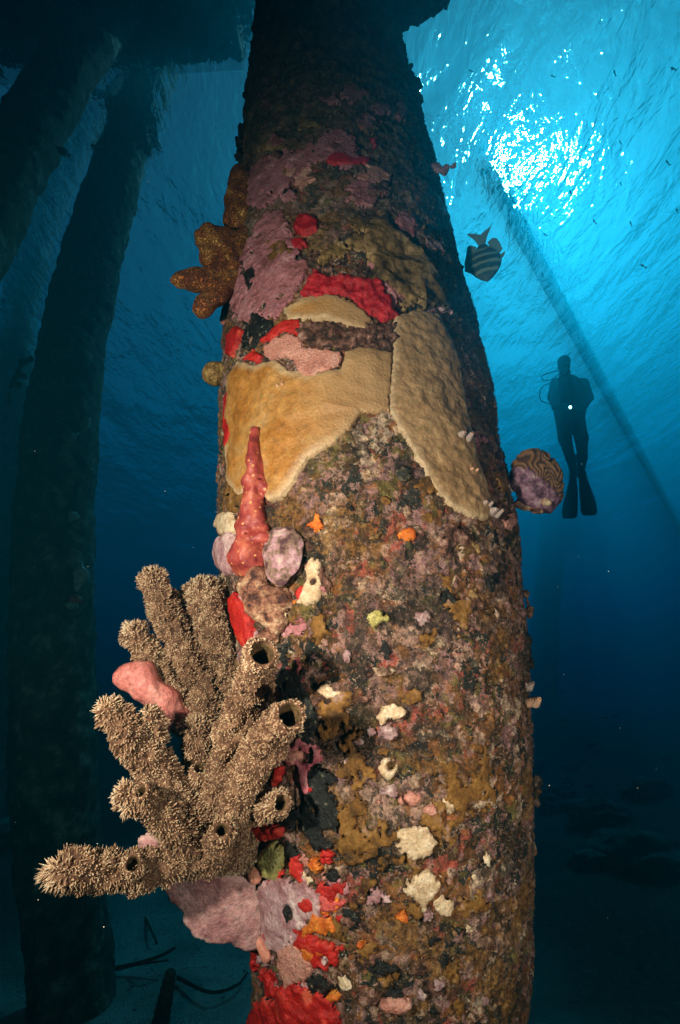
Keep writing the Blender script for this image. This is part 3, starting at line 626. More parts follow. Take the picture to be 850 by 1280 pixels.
def frames(path):
    P = np.array([p[:3] for p in path]); R = np.array([p[3] for p in path])
    # resample with catmull-rom
    n = len(P); out = []; outr = []
    Pe = np.vstack([2 * P[0] - P[1], P, 2 * P[-1] - P[-2]]); Re = np.concatenate([[R[0]], R, [R[-1]]])
    for i in range(1, n):
        seg = np.linalg.norm(Pe[i + 1] - Pe[i]); m_ = max(2, int(seg / .003))
        for k in range(m_):
            t_ = k / m_
            def cr(A): return .5 * (2 * A[i] + (A[i+1] - A[i-1]) * t_ + (2*A[i-1] - 5*A[i] + 4*A[i+1] - A[i+2]) * t_**2 + (-A[i-1] + 3*A[i] - 3*A[i+1] + A[i+2]) * t_**3)
            out.append(cr(Pe)); outr.append(cr(Re))
    out.append(P[-1]); outr.append(R[-1])
    return np.array(out), np.array(outr)
def tube(name, path, mouth=0.0, spikes=1.0, seed=0, parent=None, label=None, sp_len=.0065):
    """path runs from base to tip. mouth > 0: open end, inner radius as share of the outer one"""
    rs = np.random.RandomState(seed + 11)
    P, R = frames(path); T = np.gradient(P, axis=0); T /= np.linalg.norm(T, axis=1)[:, None]
    s_ = np.concatenate([[0], np.cumsum(np.linalg.norm(np.diff(P, axis=0), axis=1))]); Lt = s_[-1]
    rt = R[-1]
    rings = []   # centre, radius, tangent, normal mix (radial weight, axial weight), tipattr
    u = np.cross(T[0], [0.3, 0.2, 1.0]); u /= np.linalg.norm(u)
    U = []
    for k in range(len(P)):
        u = u - T[k] * u.dot(T[k]); u /= np.linalg.norm(u); U.append(u.copy())
    U = np.array(U); Wv = np.cross(T, U)
    if mouth <= 0:
        for k in range(len(P)):
            d_ = Lt - s_[k]; r = R[k]
            if d_ < rt: r = R[k] * math.sqrt(max(0, 1 - (1 - d_ / rt) ** 2)) + .0005
            al = max(0, 1 - d_ / rt); rings.append((k, 0.0, r, al, 0))
    else:
        lip = rt * (1 - mouth) * .5
        for k in range(len(P)): rings.append((k, 0.0, R[k] * (1 - .0 * k), max(0, 1 - (Lt - s_[k]) / .02) * .5, 0))
        k = len(P) - 1
        for q in range(1, 6):
            an = math.pi * q / 5; rings.append((k, lip * math.sin(an) * 1.2, rt - lip * (1 - math.cos(an)), 1.0 if q < 4 else .8, 0 if q < 4 else 1))
        for q in range(1, 12): rings.append((k, -.004 * q, rt * mouth * (1 - .03 * q), 0.3, 1))
    n = int(max(28, 2 * math.pi * R.max() / .0032)); ph = 2 * math.pi * np.arange(n) / n
    V_ = []; tipa = []; inner = []; nrmv = []
    for (k, off, r, al, inn) in rings:
        dirs = np.cos(ph)[:, None] * U[k] + np.sin(ph)[:, None] * Wv[k]
        V_.append(P[k] + T[k] * off + dirs * r)
        nv2 = dirs * math.sqrt(max(0, 1 - al * al)) + T[k] * al; nrmv.append(nv2); tipa.append(np.full(n, .0)); inner.append(np.full(n, inn))
    V_ = np.concatenate(V_); nrmv = np.concatenate(nrmv); inner = np.concatenate(inner)
    lump = .38 * R.mean() * fbm(V_ * 26 + seed, 3) + .0055 * vnoise(V_ * 75 + seed) + .0035 * vnoise(V_ * 150 + seed)
    V_ = V_ + nrmv * (lump * (1 - inner))[:, None]
    Fq = grid_faces(len(rings), n, True)
    if mouth <= 0:
        V_ = np.vstack([V_, P[-1] + T[-1] * .001]); 
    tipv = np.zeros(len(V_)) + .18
    # spikes
    outer_q = Fq[(inner[Fq] == 0).all(1)] if mouth > 0 else Fq
    area = np.linalg.norm(np.cross(V_[outer_q[:, 1]] - V_[outer_q[:, 0]], V_[outer_q[:, 3]] - V_[outer_q[:, 0]]), axis=1)
    ns = int(area.sum() / (.0043 ** 2) * spikes); pick = rs.choice(len(outer_q), ns, p=area / area.sum())
    q = outer_q[pick]; a, b, c, d = [V_[q[:, i]] for i in range(4)]
    uu = rs.rand(ns, 1); vv = rs.rand(ns, 1); base = a * (1-uu)*(1-vv) + b * uu*(1-vv) + c * uu*vv + d * (1-uu)*vv
    nr = nrmv[q[:, 0]] + .35 * rs.randn(ns, 3); nr /= np.linalg.norm(nr, axis=1)[:, None]
    t1 = np.cross(nr, [0.13, .7, .7]); t1 /= np.linalg.norm(t1, axis=1)[:, None]; t2 = np.cross(nr, t1)
    ln = sp_len * (.45 + .85 * rs.rand(ns, 1)); wd = .0021 * (.7 + .6 * rs.rand(ns, 1))
    ln = ln * np.clip(.95 + 1.1 * fbm(base * 30 + seed, 2), .35, 1.7)[:, None]
    near_end = np.clip(1 - np.linalg.norm(base - P[-1], axis=1) / (rt * 2.0), 0, 1)[:, None]
    ln = ln * (1 + .8 * near_end)
    sv = [base - nr * .002 + wd * (math.cos(x) * t1 + math.sin(x) * t2) for x in (0, 2.1, 4.2)]
    mid_ = [base + nr * ln * .55 + wd * .62 * (math.cos(x) * t1 + math.sin(x) * t2) for x in (0, 2.1, 4.2)]
    tip = base + nr * ln
    allv = np.concatenate(sv + mid_ + [tip]); o0 = len(V_)
    I = np.arange(ns)
    def ix(j): return o0 + j * ns + I
    tq = [np.stack([ix(j), ix((j+1) % 3), ix(3 + (j+1) % 3), ix(3 + j)], -1) for j in range(3)]
    tt = [np.stack([ix(3 + j), ix(3 + (j+1) % 3), ix(6), ix(6)], -1) for j in range(3)]
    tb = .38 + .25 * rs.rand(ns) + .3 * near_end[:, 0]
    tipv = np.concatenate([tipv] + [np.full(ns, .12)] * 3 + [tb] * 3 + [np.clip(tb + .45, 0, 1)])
    allF = np.vstack([Fq] + tq)
    tri = np.concatenate([x[:, :3] for x in tt])
    if mouth <= 0:
        last = (len(rings) - 1) * n; tri = np.vstack([tri, np.stack([last + np.arange(n), last + (np.arange(n) + 1) % n, np.full(n, o0 - 1)], -1)])
    VV = np.vstack([V_, allv])
    # split quads into triangles so that one array holds all
    F3 = np.vstack([allF[:, [0, 1, 2]], allF[:, [0, 2, 3]], tri])
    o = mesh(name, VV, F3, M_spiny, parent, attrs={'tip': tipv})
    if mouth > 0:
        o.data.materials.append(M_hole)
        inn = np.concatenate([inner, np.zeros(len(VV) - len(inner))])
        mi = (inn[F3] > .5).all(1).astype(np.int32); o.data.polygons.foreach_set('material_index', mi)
    if label: o['label'] = label
    return o
def pp(*rows):   # (px, py, D, r px)
    out = []
    for px, py, D, r in rows:
        p = at(px, py, D); dep = -(RW.T @ (p - CAM))[2]; out.append((*p, r / FPX * dep * .91))
    return out
TUBES = [
    (pp((262,960,1.14,22),(258,900,1.14,23),(238,830,1.14,21),(208,770,1.13,20),(188,714,1.12,16)), 0, 'tall closed tube leaning left, highest tip of the colony'),
    (pp((275,960,1.16,28),(272,880,1.18,31),(258,800,1.17,31),(250,726,1.16,27)), 0, 'broad closed tube at the back beside the piling'),
    (pp((290,930,1.2,20),(285,820,1.2,19),(284,760,1.19,15),(282,725,1.19,12)), 0, None),
    (pp((240,890,1.13,12),(206,848,1.13,13),(178,810,1.13,17),(158,782,1.12,15)), 0, 'slim finger left of the tallest tube'),
    (pp((270,1010,1.08,26),(285,950,1.02,24),(302,890,.97,24),(316,852,.925,24),(328,818,.835,22)), .68, 'front tube with a wide round mouth, upper one'),
    (pp((290,1040,1.06,22),(297,1000,1.0,23),(318,955,.96,24),(342,917,.915,25),(362,894,.825,22)), .66, 'front tube with a round mouth beside the black sponge'),
    (pp((270,1040,1.1,28),(225,1005,1.07,28),(185,950,1.04,25),(153,908,1.02,22),(124,878,1.01,17)), 0, 'thick closed tube leaning left, shaded on its inner side'),
    (pp((270,1060,1.1,24),(228,1045,1.05,22),(196,1015,1.02,19),(172,1000,1.0,20),(148,985,.99,19)), 0, None),
    (pp((215,1030,1.05,20),(190,1005,1.0,14),(176,990,.965,12)), .55, 'short side tube with an oval mouth'),
    (pp((165,1000,1.0,15),(155,1012,1.0,12)), 0, None),
    (pp((290,1060,1.15,28),(250,1068,1.1,25),(205,1082,1.06,22),(160,1088,1.04,22),(110,1088,1.02,22),(66,1088,1.01,19)), 0, 'long horizontal tube pointing left'),
    (pp((170,1098,1.04,14),(168,1112,1.04,9),(166,1124,1.04,5)), 0, None),
    (pp((165,1086,1.03,17),(166,1080,.99,13)), .62, 'low side mouth in the horizontal tube'),
    (pp((285,1020,1.12,18),(320,1012,1.04,18),(349,1004,.965,16)), .52, 'smallest tube mouth, right end of the colony'),
    (pp((262,1075,1.1,22),(270,1058,1.04,18),(277,1038,.96,14)), .48, 'little upright tube mouth beside the salmon sea squirts'),
    (pp((265,990,1.13,24),(250,940,1.1,21),(241,900,1.08,18)), 0, 'short blunt tube in the middle of the colony'),
    (pp((195,930,1.04,14),(190,900,1.02,13),(184,888,1.01,11)), 0, None),
    (pp((255,1010,1.13,20),(252,985,1.09,18),(252,962,1.06,14)), .6, 'shadowed tube mouth in the centre of the colony'),
    (pp((235,850,1.15,14),(226,800,1.14,11),(222,768,1.13,8)), 0, None),
    (pp((340,1070,1.26,26),(300,1055,1.18,30),(268,1040,1.15,34),(245,1000,1.14,26)), 0, 'knotted base where the tubes join'),
]
for i, (path, mo, lb) in enumerate(TUBES):
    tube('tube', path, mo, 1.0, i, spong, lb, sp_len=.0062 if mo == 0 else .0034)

# ---------------------------------------------------------------- fleshy sponges made of lobes
def caps_px(rows):
    """rows: lists of (px,py,D,rpx) chains"""
    out = []
    for ch in rows:
        q = pp(*ch)
        if len(q) == 1: q = q * 2
        for a, b in zip(q[:-1], q[1:]): out.append((np.array(a[:3]), np.array(b[:3]), a[3], b[3]))
    return out
g = NT('orange_reticulate_sponge')
nv = g.n('ShaderNodeTexNoise'); nv.inputs['Scale'].default_value = 40; g.l(g.tc, nv.inputs['Vector'])
wv = g.n('ShaderNodeVectorMath', operation='MULTIPLY_ADD'); g.l(nv.outputs['Color'], wv.inputs[0]); wv.inputs[1].default_value = (.05, .05, .05); g.l(g.tc, wv.inputs[2])
ve = g.voro(120, 'DISTANCE_TO_EDGE', vec=wv.outputs[0]); n1 = g.noise(22, 6, .7)
cc = g.ramp(n1, [(.25, (.30, .06, .015)), (.5, (.42, .13, .025)), (.75, (.52, .26, .06))])
cc = g.mix(g.ramp(g.math('ADD', ve, g.math('MULTIPLY', g.math('SUBTRACT', n1, .5), .35)), [(.0, (1, 1, 1)), (.30, (0, 0, 0))]), cc, (.10, .03, .012))
g.bump(g.math('MINIMUM', ve, .2), .9, .02); M_retic = g.done(cc, .55, .4)
o = sdf_mesh('branching_sponge', caps_px([
    [(345,245,1.15,22),(312,262,1.12,23),(303,232,1.11,19),(300,216,1.11,13)],
    [(330,275,1.14,28),(302,275,1.12,23),(298,250,1.11,20)],
    [(325,300,1.14,26),(300,310,1.11,22),(270,305,1.09,22),(258,298,1.08,18)],
    [(318,318,1.14,22),(285,328,1.1,20),(262,320,1.09,16)],
    [(315,330,1.13,20),(280,346,1.10,18),(245,352,1.08,15),(224,350,1.07,12)],
    [(292,345,1.11,22),(270,368,1.09,16),(252,386,1.08,13)]]), .0042, M_retic, k=.012, noise=((38, .007), (95, .002)),
    holes=caps_px([[(286,322,1.05,5),(300,318,1.05,4)]]))
tag(o, 'orange brown netted sponge with stubby lobes on the upper left side of the near piling', 'sponge')
M_yb = organic('brown_ball_sponge', [(.35, (.16, .08, .02)), (.55, (.34, .19, .05)), (.7, (.45, .28, .1))], 90, pores=(130, .25, (.12, .06, .02)))
o = sdf_mesh('ball_sponge', caps_px([[(285,467,1.2,15),(268,467,1.19,16)]]), .0035, M_yb, noise=((60, .004),))
tag(o, 'small round brown sponge on the left edge beside the ochre coral', 'sponge')
M_flesh = organic('fleshy_pink_sponge', [(.35, (.42, .12, .10)), (.6, (.56, .19, .16)), (.8, (.62, .27, .22))], 18, .5, .45, .004, 90)
o = sdf_mesh('lobed_sponge', caps_px([[(235,905,1.14,18),(205,880,1.12,21),(180,852,1.11,21),(160,850,1.11,15)]]), .0045, M_flesh, k=.015, noise=((22, .012), (70, .004)))
tag(o, 'rose pink lobe sticking out between the tube sponges', 'sponge')
o = sdf_mesh('lobed_sponge', caps_px([[(290,385,1.2,12),(283,400,1.19,9)]]), .0035, M_flesh, noise=((60, .003),))
tag(o, 'small pink fleshy lobe on the left edge under the orange branching sponge', 'sponge')
def plate(name, poly, D0, thick, mat, label, cat, bend=.03, seed=0, tilt=0.0):
    """free standing plate with real thickness: an outline in a plane facing left of the camera"""
    c_ = np.mean(poly, 0); O = at(c_[0], c_[1], D0); dep = -(RW.T @ (O - CAM))[2]; s_ = dep / FPX
    q = np.array([((x - c_[0]) * s_, -(y - c_[1]) * s_) for x, y in poly]); h_ = .0042
    lo = q.min(0) - .01; hi = q.max(0) + .01
    gu, gv = np.meshgrid(np.arange(lo[0], hi[0], h_), np.arange(lo[1], hi[1], h_), indexing='ij'); Q = np.stack([gu, gv], -1).reshape(-1, 2)
    ins = np.zeros(len(Q), bool); dist = np.full(len(Q), 9.)
    for i in range(len(q)):
        a, b = q[i], q[(i + 1) % len(q)]; ab = b - a; t_ = np.clip(((Q - a) @ ab) / (ab @ ab), 0, 1)
        dist = np.minimum(dist, np.linalg.norm(Q - a - t_[:, None] * ab, axis=1))
        c = (a[1] > Q[:, 1]) != (b[1] > Q[:, 1]); xi = a[0] + (Q[:, 1] - a[1]) / np.where(abs(b[1]-a[1]) < 1e-9, 1e-9, b[1]-a[1]) * ab[0]; ins ^= c & (Q[:, 0] < xi)
    d = np.where(ins, dist, -dist); B3 = np.stack([Q[:, 0], Q[:, 1], 0 * Q[:, 0] + seed], -1)
    d = d + .004 * fbm(B3 * 70, 3)
    e = np.sqrt(np.clip(1 - (1 - np.clip(d / .014, 0, 1)) ** 2, 0, 1))
    rel = bend * fbm(B3 * 9 + 3, 2) + .004 * fbm(B3 * 40, 3)
    rt_, up_, fw_ = RW[:, 0], RW[:, 1], -RW[:, 2]
    base = O + Q[:, :1] * (rt_ + tilt * fw_) + Q[:, 1:2] * up_
    f1 = base + fw_ * (rel - thick * e / 2)[:, None]; f2 = base + fw_ * (rel + thick * e / 2 + .0003)[:, None]
    F = grid_faces(*gu.shape); ok = (d[F] > -h_ * .5).all(1); F = F[ok]; n = len(Q)
    from collections import Counter
    E = np.concatenate([F[:, [0, 1]], F[:, [1, 2]], F[:, [2, 3]], F[:, [3, 0]]]); key = np.sort(E, 1); kk = key[:, 0] * n + key[:, 1]
    u_, inv, cn = np.unique(kk, return_inverse=True, return_counts=True); be = E[cn[inv] == 1]
    side = np.stack([be[:, 0], be[:, 1], be[:, 1] + n, be[:, 0] + n], -1)
    FF = np.vstack([F, F[:, ::-1] + n, side[:, ::-1]]); VV = np.vstack([f1, f2])
    used = np.unique(FF); mp_ = -np.ones(2 * n, int); mp_[used] = np.arange(len(used))
    dd = np.concatenate([d, d])
    return tag(mesh(name, VV[used], mp_[FF], mat, None, attrs={'edge': np.clip(dd[used], 0, .05) / .05}), label, cat)
M_sheet = organic('rose_sheet', [(.3, (.33, .14, .14)), (.5, (.45, .22, .21)), (.7, (.55, .31, .29))], 16, .6, .35, .006, 60, detail=6, edgecol=((.62, .40, .36), .15))
plate('plate_sponge', [(205,1098),(232,1080),(260,1072),(292,1090),(318,1110),(326,1150),(322,1190),(305,1192),(285,1178),(262,1168),(245,1160),(234,1150),(230,1132),(215,1122)], 1.2, .012, M_sheet, 'thin rose coloured plate hanging below the tube sponge colony', 'sponge', tilt=.25)
plate('plate_sponge', [(176,1040),(190,1035),(215,1040),(222,1055),(210,1066),(188,1068),(178,1055)], 1.1, .012, M_sheet, 'small pink plate peeking out above the horizontal tube', 'sponge', seed=5)

# red finger sponge with ringed pores, standing on the piling
def onp(rows): # (px,py,height,rpx) chains sitting on the piling surface
    out = []
    for ch in rows:
        q = []
        for px, py, h_, r in ch:
            p = on_pil(px, py, h_); dep = -(RW.T @ (p - CAM))[2]; q.append((p, r / FPX * dep))
        if len(q) == 1: q = q * 2
        for a, b in zip(q[:-1], q[1:]): out.append((a[0], b[0], a[1], b[1]))
    return out
g = NT('red_finger_sponge')
v1 = g.voro(70); n1 = g.noise(30, 4, .6)
cc = g.ramp(n1, [(.2, (.16, .022, .025)), (.5, (.32, .045, .035)), (.8, (.48, .12, .07))])
cc = g.mix(g.ramp(v1, [(.14, (1, 1, 1)), (.22, (0, 0, 0))]), cc, (.72, .38, .13)); cc = g.mix(g.math('LESS_THAN', v1, .07), cc, (.10, .02, .01))
g.bump(g.math('ADD', g.math('MULTIPLY', g.noise(150, 3), .3), g.math('MINIMUM', v1, .25)), .6, .006); M_finger = g.done(cc, .5, .45)
o = sdf_mesh('finger_sponge', onp([[(325,543,.022,6),(325,560,.022,8),(326,580,.02,12),(324,600,.018,12),(321,625,.016,11),(321,650,.014,15),(319,675,.012,19),(312,698,.008,23)], [(316,640,.012,9),(309,668,.008,12),(298,690,.006,12)], [(330,600,.014,8),(336,612,.012,7)], [(326,660,.01,12),(338,680,.006,12)], [(300,705,.004,14),(322,712,.004,14)]]), .003, M_finger, k=.01, noise=((38, .007), (110, .002)),
    holes=onp([[(333,602,.05,2.2),(333,602,.0,2.2)], [(316,587,.05,2),(316,587,0,2)], [(313,655,.05,2),(313,655,0,2)], [(325,672,.05,2),(325,672,0,2)]]))
tag(o, 'red finger sponge with orange ringed pores standing upright against the ochre coral', 'sponge')
# round encrusted shell
g = NT('encrusted_shell'); n1 = g.noise(30, 6, .65)
cc = g.ramp(n1, [(.36, (.12, .05, .06)), (.47, (.30, .20, .13)), (.54, (.48, .25, .29)), (.64, (.60, .38, .40)), (.74, (.66, .55, .42))]); g.bump(g.noise(110, 5, .7), .8, .008); M_shell = g.done(cc, .6, .4)
th, z = to_pil(357, 694); n_ = nrm(th); ax_ = np.array([math.cos(th), math.sin(th), 0]); up3 = np.array([0, 0, 1.])
c0 = pil(np.array(th), np.array(z), .010)
nr_, na = 26, 72; VV = []; 
for side in (1, -1):
    for k in range(nr_):
        r = .048 * (k / (nr_ - 1)) ** .8
        for j in range(na):
            a = 2 * math.pi * j / na; rr_ = r * (1 + .05 * math.sin(3 * a + 1) + .03 * math.sin(7 * a))
            q = np.array([rr_ * math.cos(a) * .98, rr_ * math.sin(a) * 1.25, 0])
            hgt = (.026 * math.sqrt(max(0, 1 - (r / .0485) ** 2)) + .0009 * math.cos(r * 800)) * (1 if side > 0 else -.45)
            q[2] = hgt; VV.append(q)
VV = np.array(VV); VV[:, 2] += .004 * fbm(VV * 60, 3) * (VV[:, 2] > 0)
W3 = c0 + VV[:, :1] * ax_ + VV[:, 1:2] * up3 + VV[:, 2:] * n_
shell = tag(mesh('oyster_shell', W3, np.vstack([grid_faces(nr_, na, True), grid_faces(nr_, na, True)[:, ::-1] + nr_ * na]), M_shell), 'round shell crusted with pink algae, right of the red finger sponge', 'shell')
# lumpy growth under it
M_lump = organic('lumpy_crust', [(.32, (.06, .025, .02)), (.45, (.25, .10, .06)), (.58, (.42, .22, .13)), (.7, (.60, .42, .26))], 35, detail=8, bumpd=.008)
o = sdf_mesh('lumpy_growth', onp([[(318,735,.012,18),(335,755,.014,22),(345,775,.010,16)], [(325,722,.01,14)], [(352,750,.008,15)], [(338,795,.006,12)]]), .0032, M_lump, k=.008, noise=((50, .008), (130, .003)), holes=onp([[(333,748,.05,4),(333,748,0,4)]]))
tag(o, 'knobbly brown and cream growth below the round shell', 'growth')
# salmon sea squirts with two dark openings
M_salm = organic('salmon_flesh', [(.35, (.58, .20, .13)), (.6, (.70, .30, .20)), (.8, (.76, .42, .30))], 22, .4, .5, .003, 110)
o = sdf_mesh('sea_squirt_cluster', onp([[(292,1060,.03,14),(305,1085,.035,16),(318,1100,.03,13)], [(324,1070,.04,10),(310,1072,.035,12)], [(317,1083,.045,9)], [(300,1050,.035,9)], [(330,1092,.02,9)], [(298,1100,.02,10)]]), .0028, M_salm, k=.008, noise=((40, .003),),
    holes=onp([[(327,1068,.08,2.6),(325,1069,.02,2.6)], [(317,1082,.09,2.6),(317,1083,.03,2.6)]]))
tag(o, 'smooth salmon sea squirts with two dark openings beside the pale yellow sponge', 'sea squirt')
o = sdf_mesh('sea_squirt_cluster', onp([[(325,1160,.012,5),(330,1178,.012,5),(338,1192,.012,7)], [(322,1175,.01,6),(314,1177,.01,5)]]), .0025, M_salm, k=.005, noise=((60, .002),))
tag(o, 'chain of small salmon beads on the left edge above the scarlet field', 'sea squirt')

# rounded plate coral on the right edge
g = NT('ridged_coral'); a_ = g.attr('rim'); n1 = g.noise(40, 6, .7)
dk_ = g.ramp(n1, [(.35, (.05, .02, .03)), (.5, (.15, .06, .09)), (.65, (.26, .14, .18)), (.78, (.45, .3, .3))])
rd = g.ramp(g.attr('ridge'), [(.1, (.065, .026, .012)), (.5, (.13, .055, .02)), (.9, (.20, .09, .03))])
cc = g.mix(g.ramp(g.math('ADD', a_, g.math('MULTIPLY', g.math('SUBTRACT', n1, .5), .3)), [(.42, (0, 0, 0)), (.52, (1, 1, 1))]), dk_, rd); g.bump(n1, .6, .006); M_ridge = g.done(cc, .65, .35)
cx_, cyy = 667, 602; O = at(cx_, cyy, 1.22); dep = -(RW.T @ (O - CAM))[2]; s_ = dep / FPX
rt_, up_, fw_ = RW[:, 0], RW[:, 1], -RW[:, 2]
nu_, nv2 = 90, 200; VV = []; rim = []; rdg = []
out_r = [(0, 31), (30, 32), (60, 38), (90, 40), (120, 36), (150, 30), (180, 30), (210, 27), (240, 32), (270, 38), (300, 44), (330, 40), (360, 31)]
for k in range(nu_):
    ph_ = math.pi * k / (nu_ - 1)
    for j in range(nv2):
        a = 2 * math.pi * j / nv2; rr_ = np.interp(math.degrees(a), [x[0] for x in out_r], [x[1] for x in out_r]) * s_ * math.sin(ph_) ** .75
        x, y, zq = rr_ * math.cos(a), rr_ * math.sin(a), -.034 * math.cos(ph_)
        w_ = x * .62 + y * .78 + zq * .6     # towards the upper right rim
        rm_ = .5 + (w_ + .010) * 16
        rg = .5 + .5 * math.sin(a * 13 + 3.0 * math.sin(rr_ * 170) + 11 * float(vnoise(np.array([x * 48, y * 48, zq * 48]))))
        bul = .006 * rg * max(0, min(1, rm_)); nrm_ = np.array([x, y, zq * 2]); nrm_ /= np.linalg.norm(nrm_) + 1e-9
        q = np.array([x, y, zq]) + nrm_ * (bul + .007 * float(fbm(np.array([x, y, zq]) * 35, 3)))
        VV.append(O + rt_ * q[0] + up_ * q[1] + fw_ * q[2]); rim.append(rm_); rdg.append(rg)
o = mesh('ridged_coral', np.array(VV), grid_faces(nu_, nv2, True), M_ridge, attrs={'rim': np.clip(rim, 0, 1), 'ridge': rdg})
tag(o, 'rounded coral with brown folded ridges and purple underside on the right edge of the piling', 'coral')

# christmas tree worms
g = NT('worm_plume'); cc = g.ramp(g.attr('band'), [(.35, (.25, .10, .07)), (.5, (.42, .33, .29))]); M_worm = g.done(cc, .6, .3)
g = NT('worm_plume_rusty'); cc = g.ramp(g.attr('band'), [(.35, (.30, .08, .03)), (.55, (.60, .35, .22))]); M_worm2 = g.done(cc, .6, .3)
def worm(px, py, size, lab, hgt=.0, m_=None, D=None, lean=(0, 0)):
    if D is None: th, z = to_pil(px, py); n_ = nrm(th); o_ = pil(np.array(th), np.array(z), .004 + hgt)
    else: o_ = at(px, py, D); n_ = np.array([.3, -.8, .3])
    n_ = n_ + np.array([lean[0], 0, lean[1]]) + np.array([0, -.4, 0]); n_ = n_ / np.linalg.norm(n_)
    t1 = np.cross(n_, [0, 0, 1.]); t1 /= np.linalg.norm(t1); t2 = np.cross(n_, t1)
    root = empty('tree_worm', o_); tag(root, lab, 'worm', 'spiral tube worms on the near piling')
    for sd in (-1, 1):
        c = o_ + t1 * sd * size * .45; VV = []; bd = []; nh, na_ = 61, 48
        for i in range(nh):
            f_ = i / (nh - 1)
            for j_ in range(na_):
                a = 2 * math.pi * j_ / na_; sw = (f_ * 5 + sd * a / (2 * math.pi)) % 1.0
                r = size * .62 * (1 - .75 * f_) * (.30 + .70 * (1 - sw)) * (1 + .10 * (j_ % 2)) * (0.02 if i == nh - 1 else 1)
                VV.append(c + n_ * size * 1.25 * f_ + (math.cos(a) * t1 + math.sin(a) * t2) * r); bd.append(1 - sw if j_ % 2 else .8 - sw)
        mesh('plume', np.array(VV), grid_faces(nh, na_, True), m_ or M_worm, root, attrs={'band': bd})
worm(603, 632, .016, 'small banded worm at the lower tip of the beige coral')
worm(613, 642, .019, 'banded worm with round plume just right of the lowest point of the beige coral')
worm(655, 858, .020, 'upper one of two banded worms on the right edge of the piling', D=1.24)
worm(663, 878, .021, 'lower one of two banded worms on the right edge of the piling', D=1.24, m_=M_worm2)
worm(577, 548, .022, 'pinkish worm pair on the right border of the beige coral', m_=M_worm)
worm(636, 610, .020, 'pale worm tucked against the ridged coral', D=1.22)
worm(588, 590, .014, 'faint rusty worm low on the right border of the beige coral', m_=M_worm2)
worm(352, 483, .013, 'little brown worm on the ochre coral', m_=M_worm2)

# tufts and knobs along the piling outline
M_tuft = organic('algae_tuft', [(.35, (.04, .025, .015)), (.5, (.16, .08, .05)), (.65, (.30, .16, .11)), (.78, (.5, .36, .26))], 55, detail=8, bumpd=.01)
M_dark = organic('dark_growth', [(.4, (.008, .009, .007)), (.6, (.03, .028, .018)), (.75, (.08, .06, .04))], 40, detail=6, bumpd=.012)
def clump(name, pts, mat, label, cat, spread=1.0, seed=0, h=.004, amp=.006, group=None):
    rr_ = random.Random(seed); caps = []
    prev = None
    for (px, py, D, r) in pts:
        q = pp((px, py, D, r))[0]; p = np.array(q[:3]); r_ = q[3]; caps.append((p, p, r_ * .75, r_ * .75))
        if prev is not None: caps.append((prev, p, r_ * .5, r_ * .5))
        prev = p
        for _ in range(7):
            d_ = np.array([rr_.gauss(0, 1) for _ in range(3)]); d_ /= np.linalg.norm(d_) + 1e-9
            caps.append((p, p + d_ * r_ * spread, r_ * .45, r_ * .2))
    return tag(sdf_mesh(name, caps, h, mat, k=.005, noise=((60, amp), (140, amp * .4))), label, cat, group)
clump('algae_tuft', [(590,535,1.18,14),(600,555,1.2,13),(585,520,1.17,9)], M_tuft, 'reddish brown tuft beside the right border of the beige coral', 'algae', seed=1)
clump('algae_tuft', [(620,585,1.24,13),(630,600,1.26,12),(612,570,1.22,10)], M_tuft, 'tangled tuft between beige coral and ridged coral', 'algae', seed=2)
clump('algae_tuft', [(668,640,1.22,8),(650,628,1.23,9),(680,625,1.22,8)], M_lump, 'lumpy fringe hanging under the ridged coral', 'algae', seed=22)
clump('algae_tuft', [(657,742,1.27,7),(661,765,1.27,6)], M_tuft, 'small bushy tuft on the right edge, midway down', 'algae', 1.3, seed=3)
clump('algae_tuft', [(660,800,1.28,10),(662,830,1.28,8)], M_dark, 'dark tuft on the right edge above the banded worm pair', 'algae', seed=4)
clump('algae_tuft', [(663,1062,1.36,10),(650,1068,1.32,11),(640,1058,1.30,8)], M_lump, 'yellowish lumpy tuft low on the right edge', 'algae', 1.2, seed=5)
g_ = clump('shell_flake', [(672,975,1.34,7),(671,990,1.34,8),(670,1004,1.34,6)], M_crust, 'grey triangular shell jutting from the right edge', 'shell', .5, seed=6)
clump('algae_tuft', [(543,212,1.15,12),(556,212,1.14,8),(567,208,1.13,4)], M_mauve, 'pointed reddish growth sticking out at the upper right of the piling', 'growth', .6, seed=7)
clump('algae_tuft', [(520,105,1.25,10),(508,88,1.28,9),(524,125,1.22,8),(516,140,1.2,8)], M_dark, 'dark bushy growth on the upper right edge of the piling', 'growth', seed=8)
clump('knob_sponge', [(315,74,1.25,6),(322,75,1.27,6)], M_dark, 'black knob poking out left near the top of the piling', 'sponge', .3, seed=9, amp=.002)
clump('knob_sponge', [(318,95,1.24,6),(308,120,1.22,6)], M_dark, 'black nub below the black knob at the top left', 'sponge', .6, seed=10)
clump('algae_tuft', [(300,180,1.18,8),(299,197,1.17,7),(303,160,1.2,7)], M_dark, 'dark frill on the left edge above the orange branching sponge', 'algae', 1.0, seed=11)
clump('algae_tuft', [(325,30,1.3,8),(330,5,1.3,8),(322,50,1.3,6)], M_dark, 'dark frill at the very top left edge of the piling', 'algae', 1.0, seed=12)
clump('algae_tuft', [(585,375,1.22,5),(575,335,1.2,5)], M_dark, 'small dark nubs on the right edge beside the striped fish', 'algae', 1.0, seed=13)
clump('knob_sponge', [(346,194,.97,9)], M_brown, 'dark round knob on the highest mauve crust', 'sponge', .3, seed=14, amp=.002, h=.003)
clump('algae_tuft', [(282,560,1.2,5),(279,575,1.2,4),(277,590,1.2,5)], M_tuft, 'brown fringe on the left edge beside the ochre coral', 'algae', seed=15)
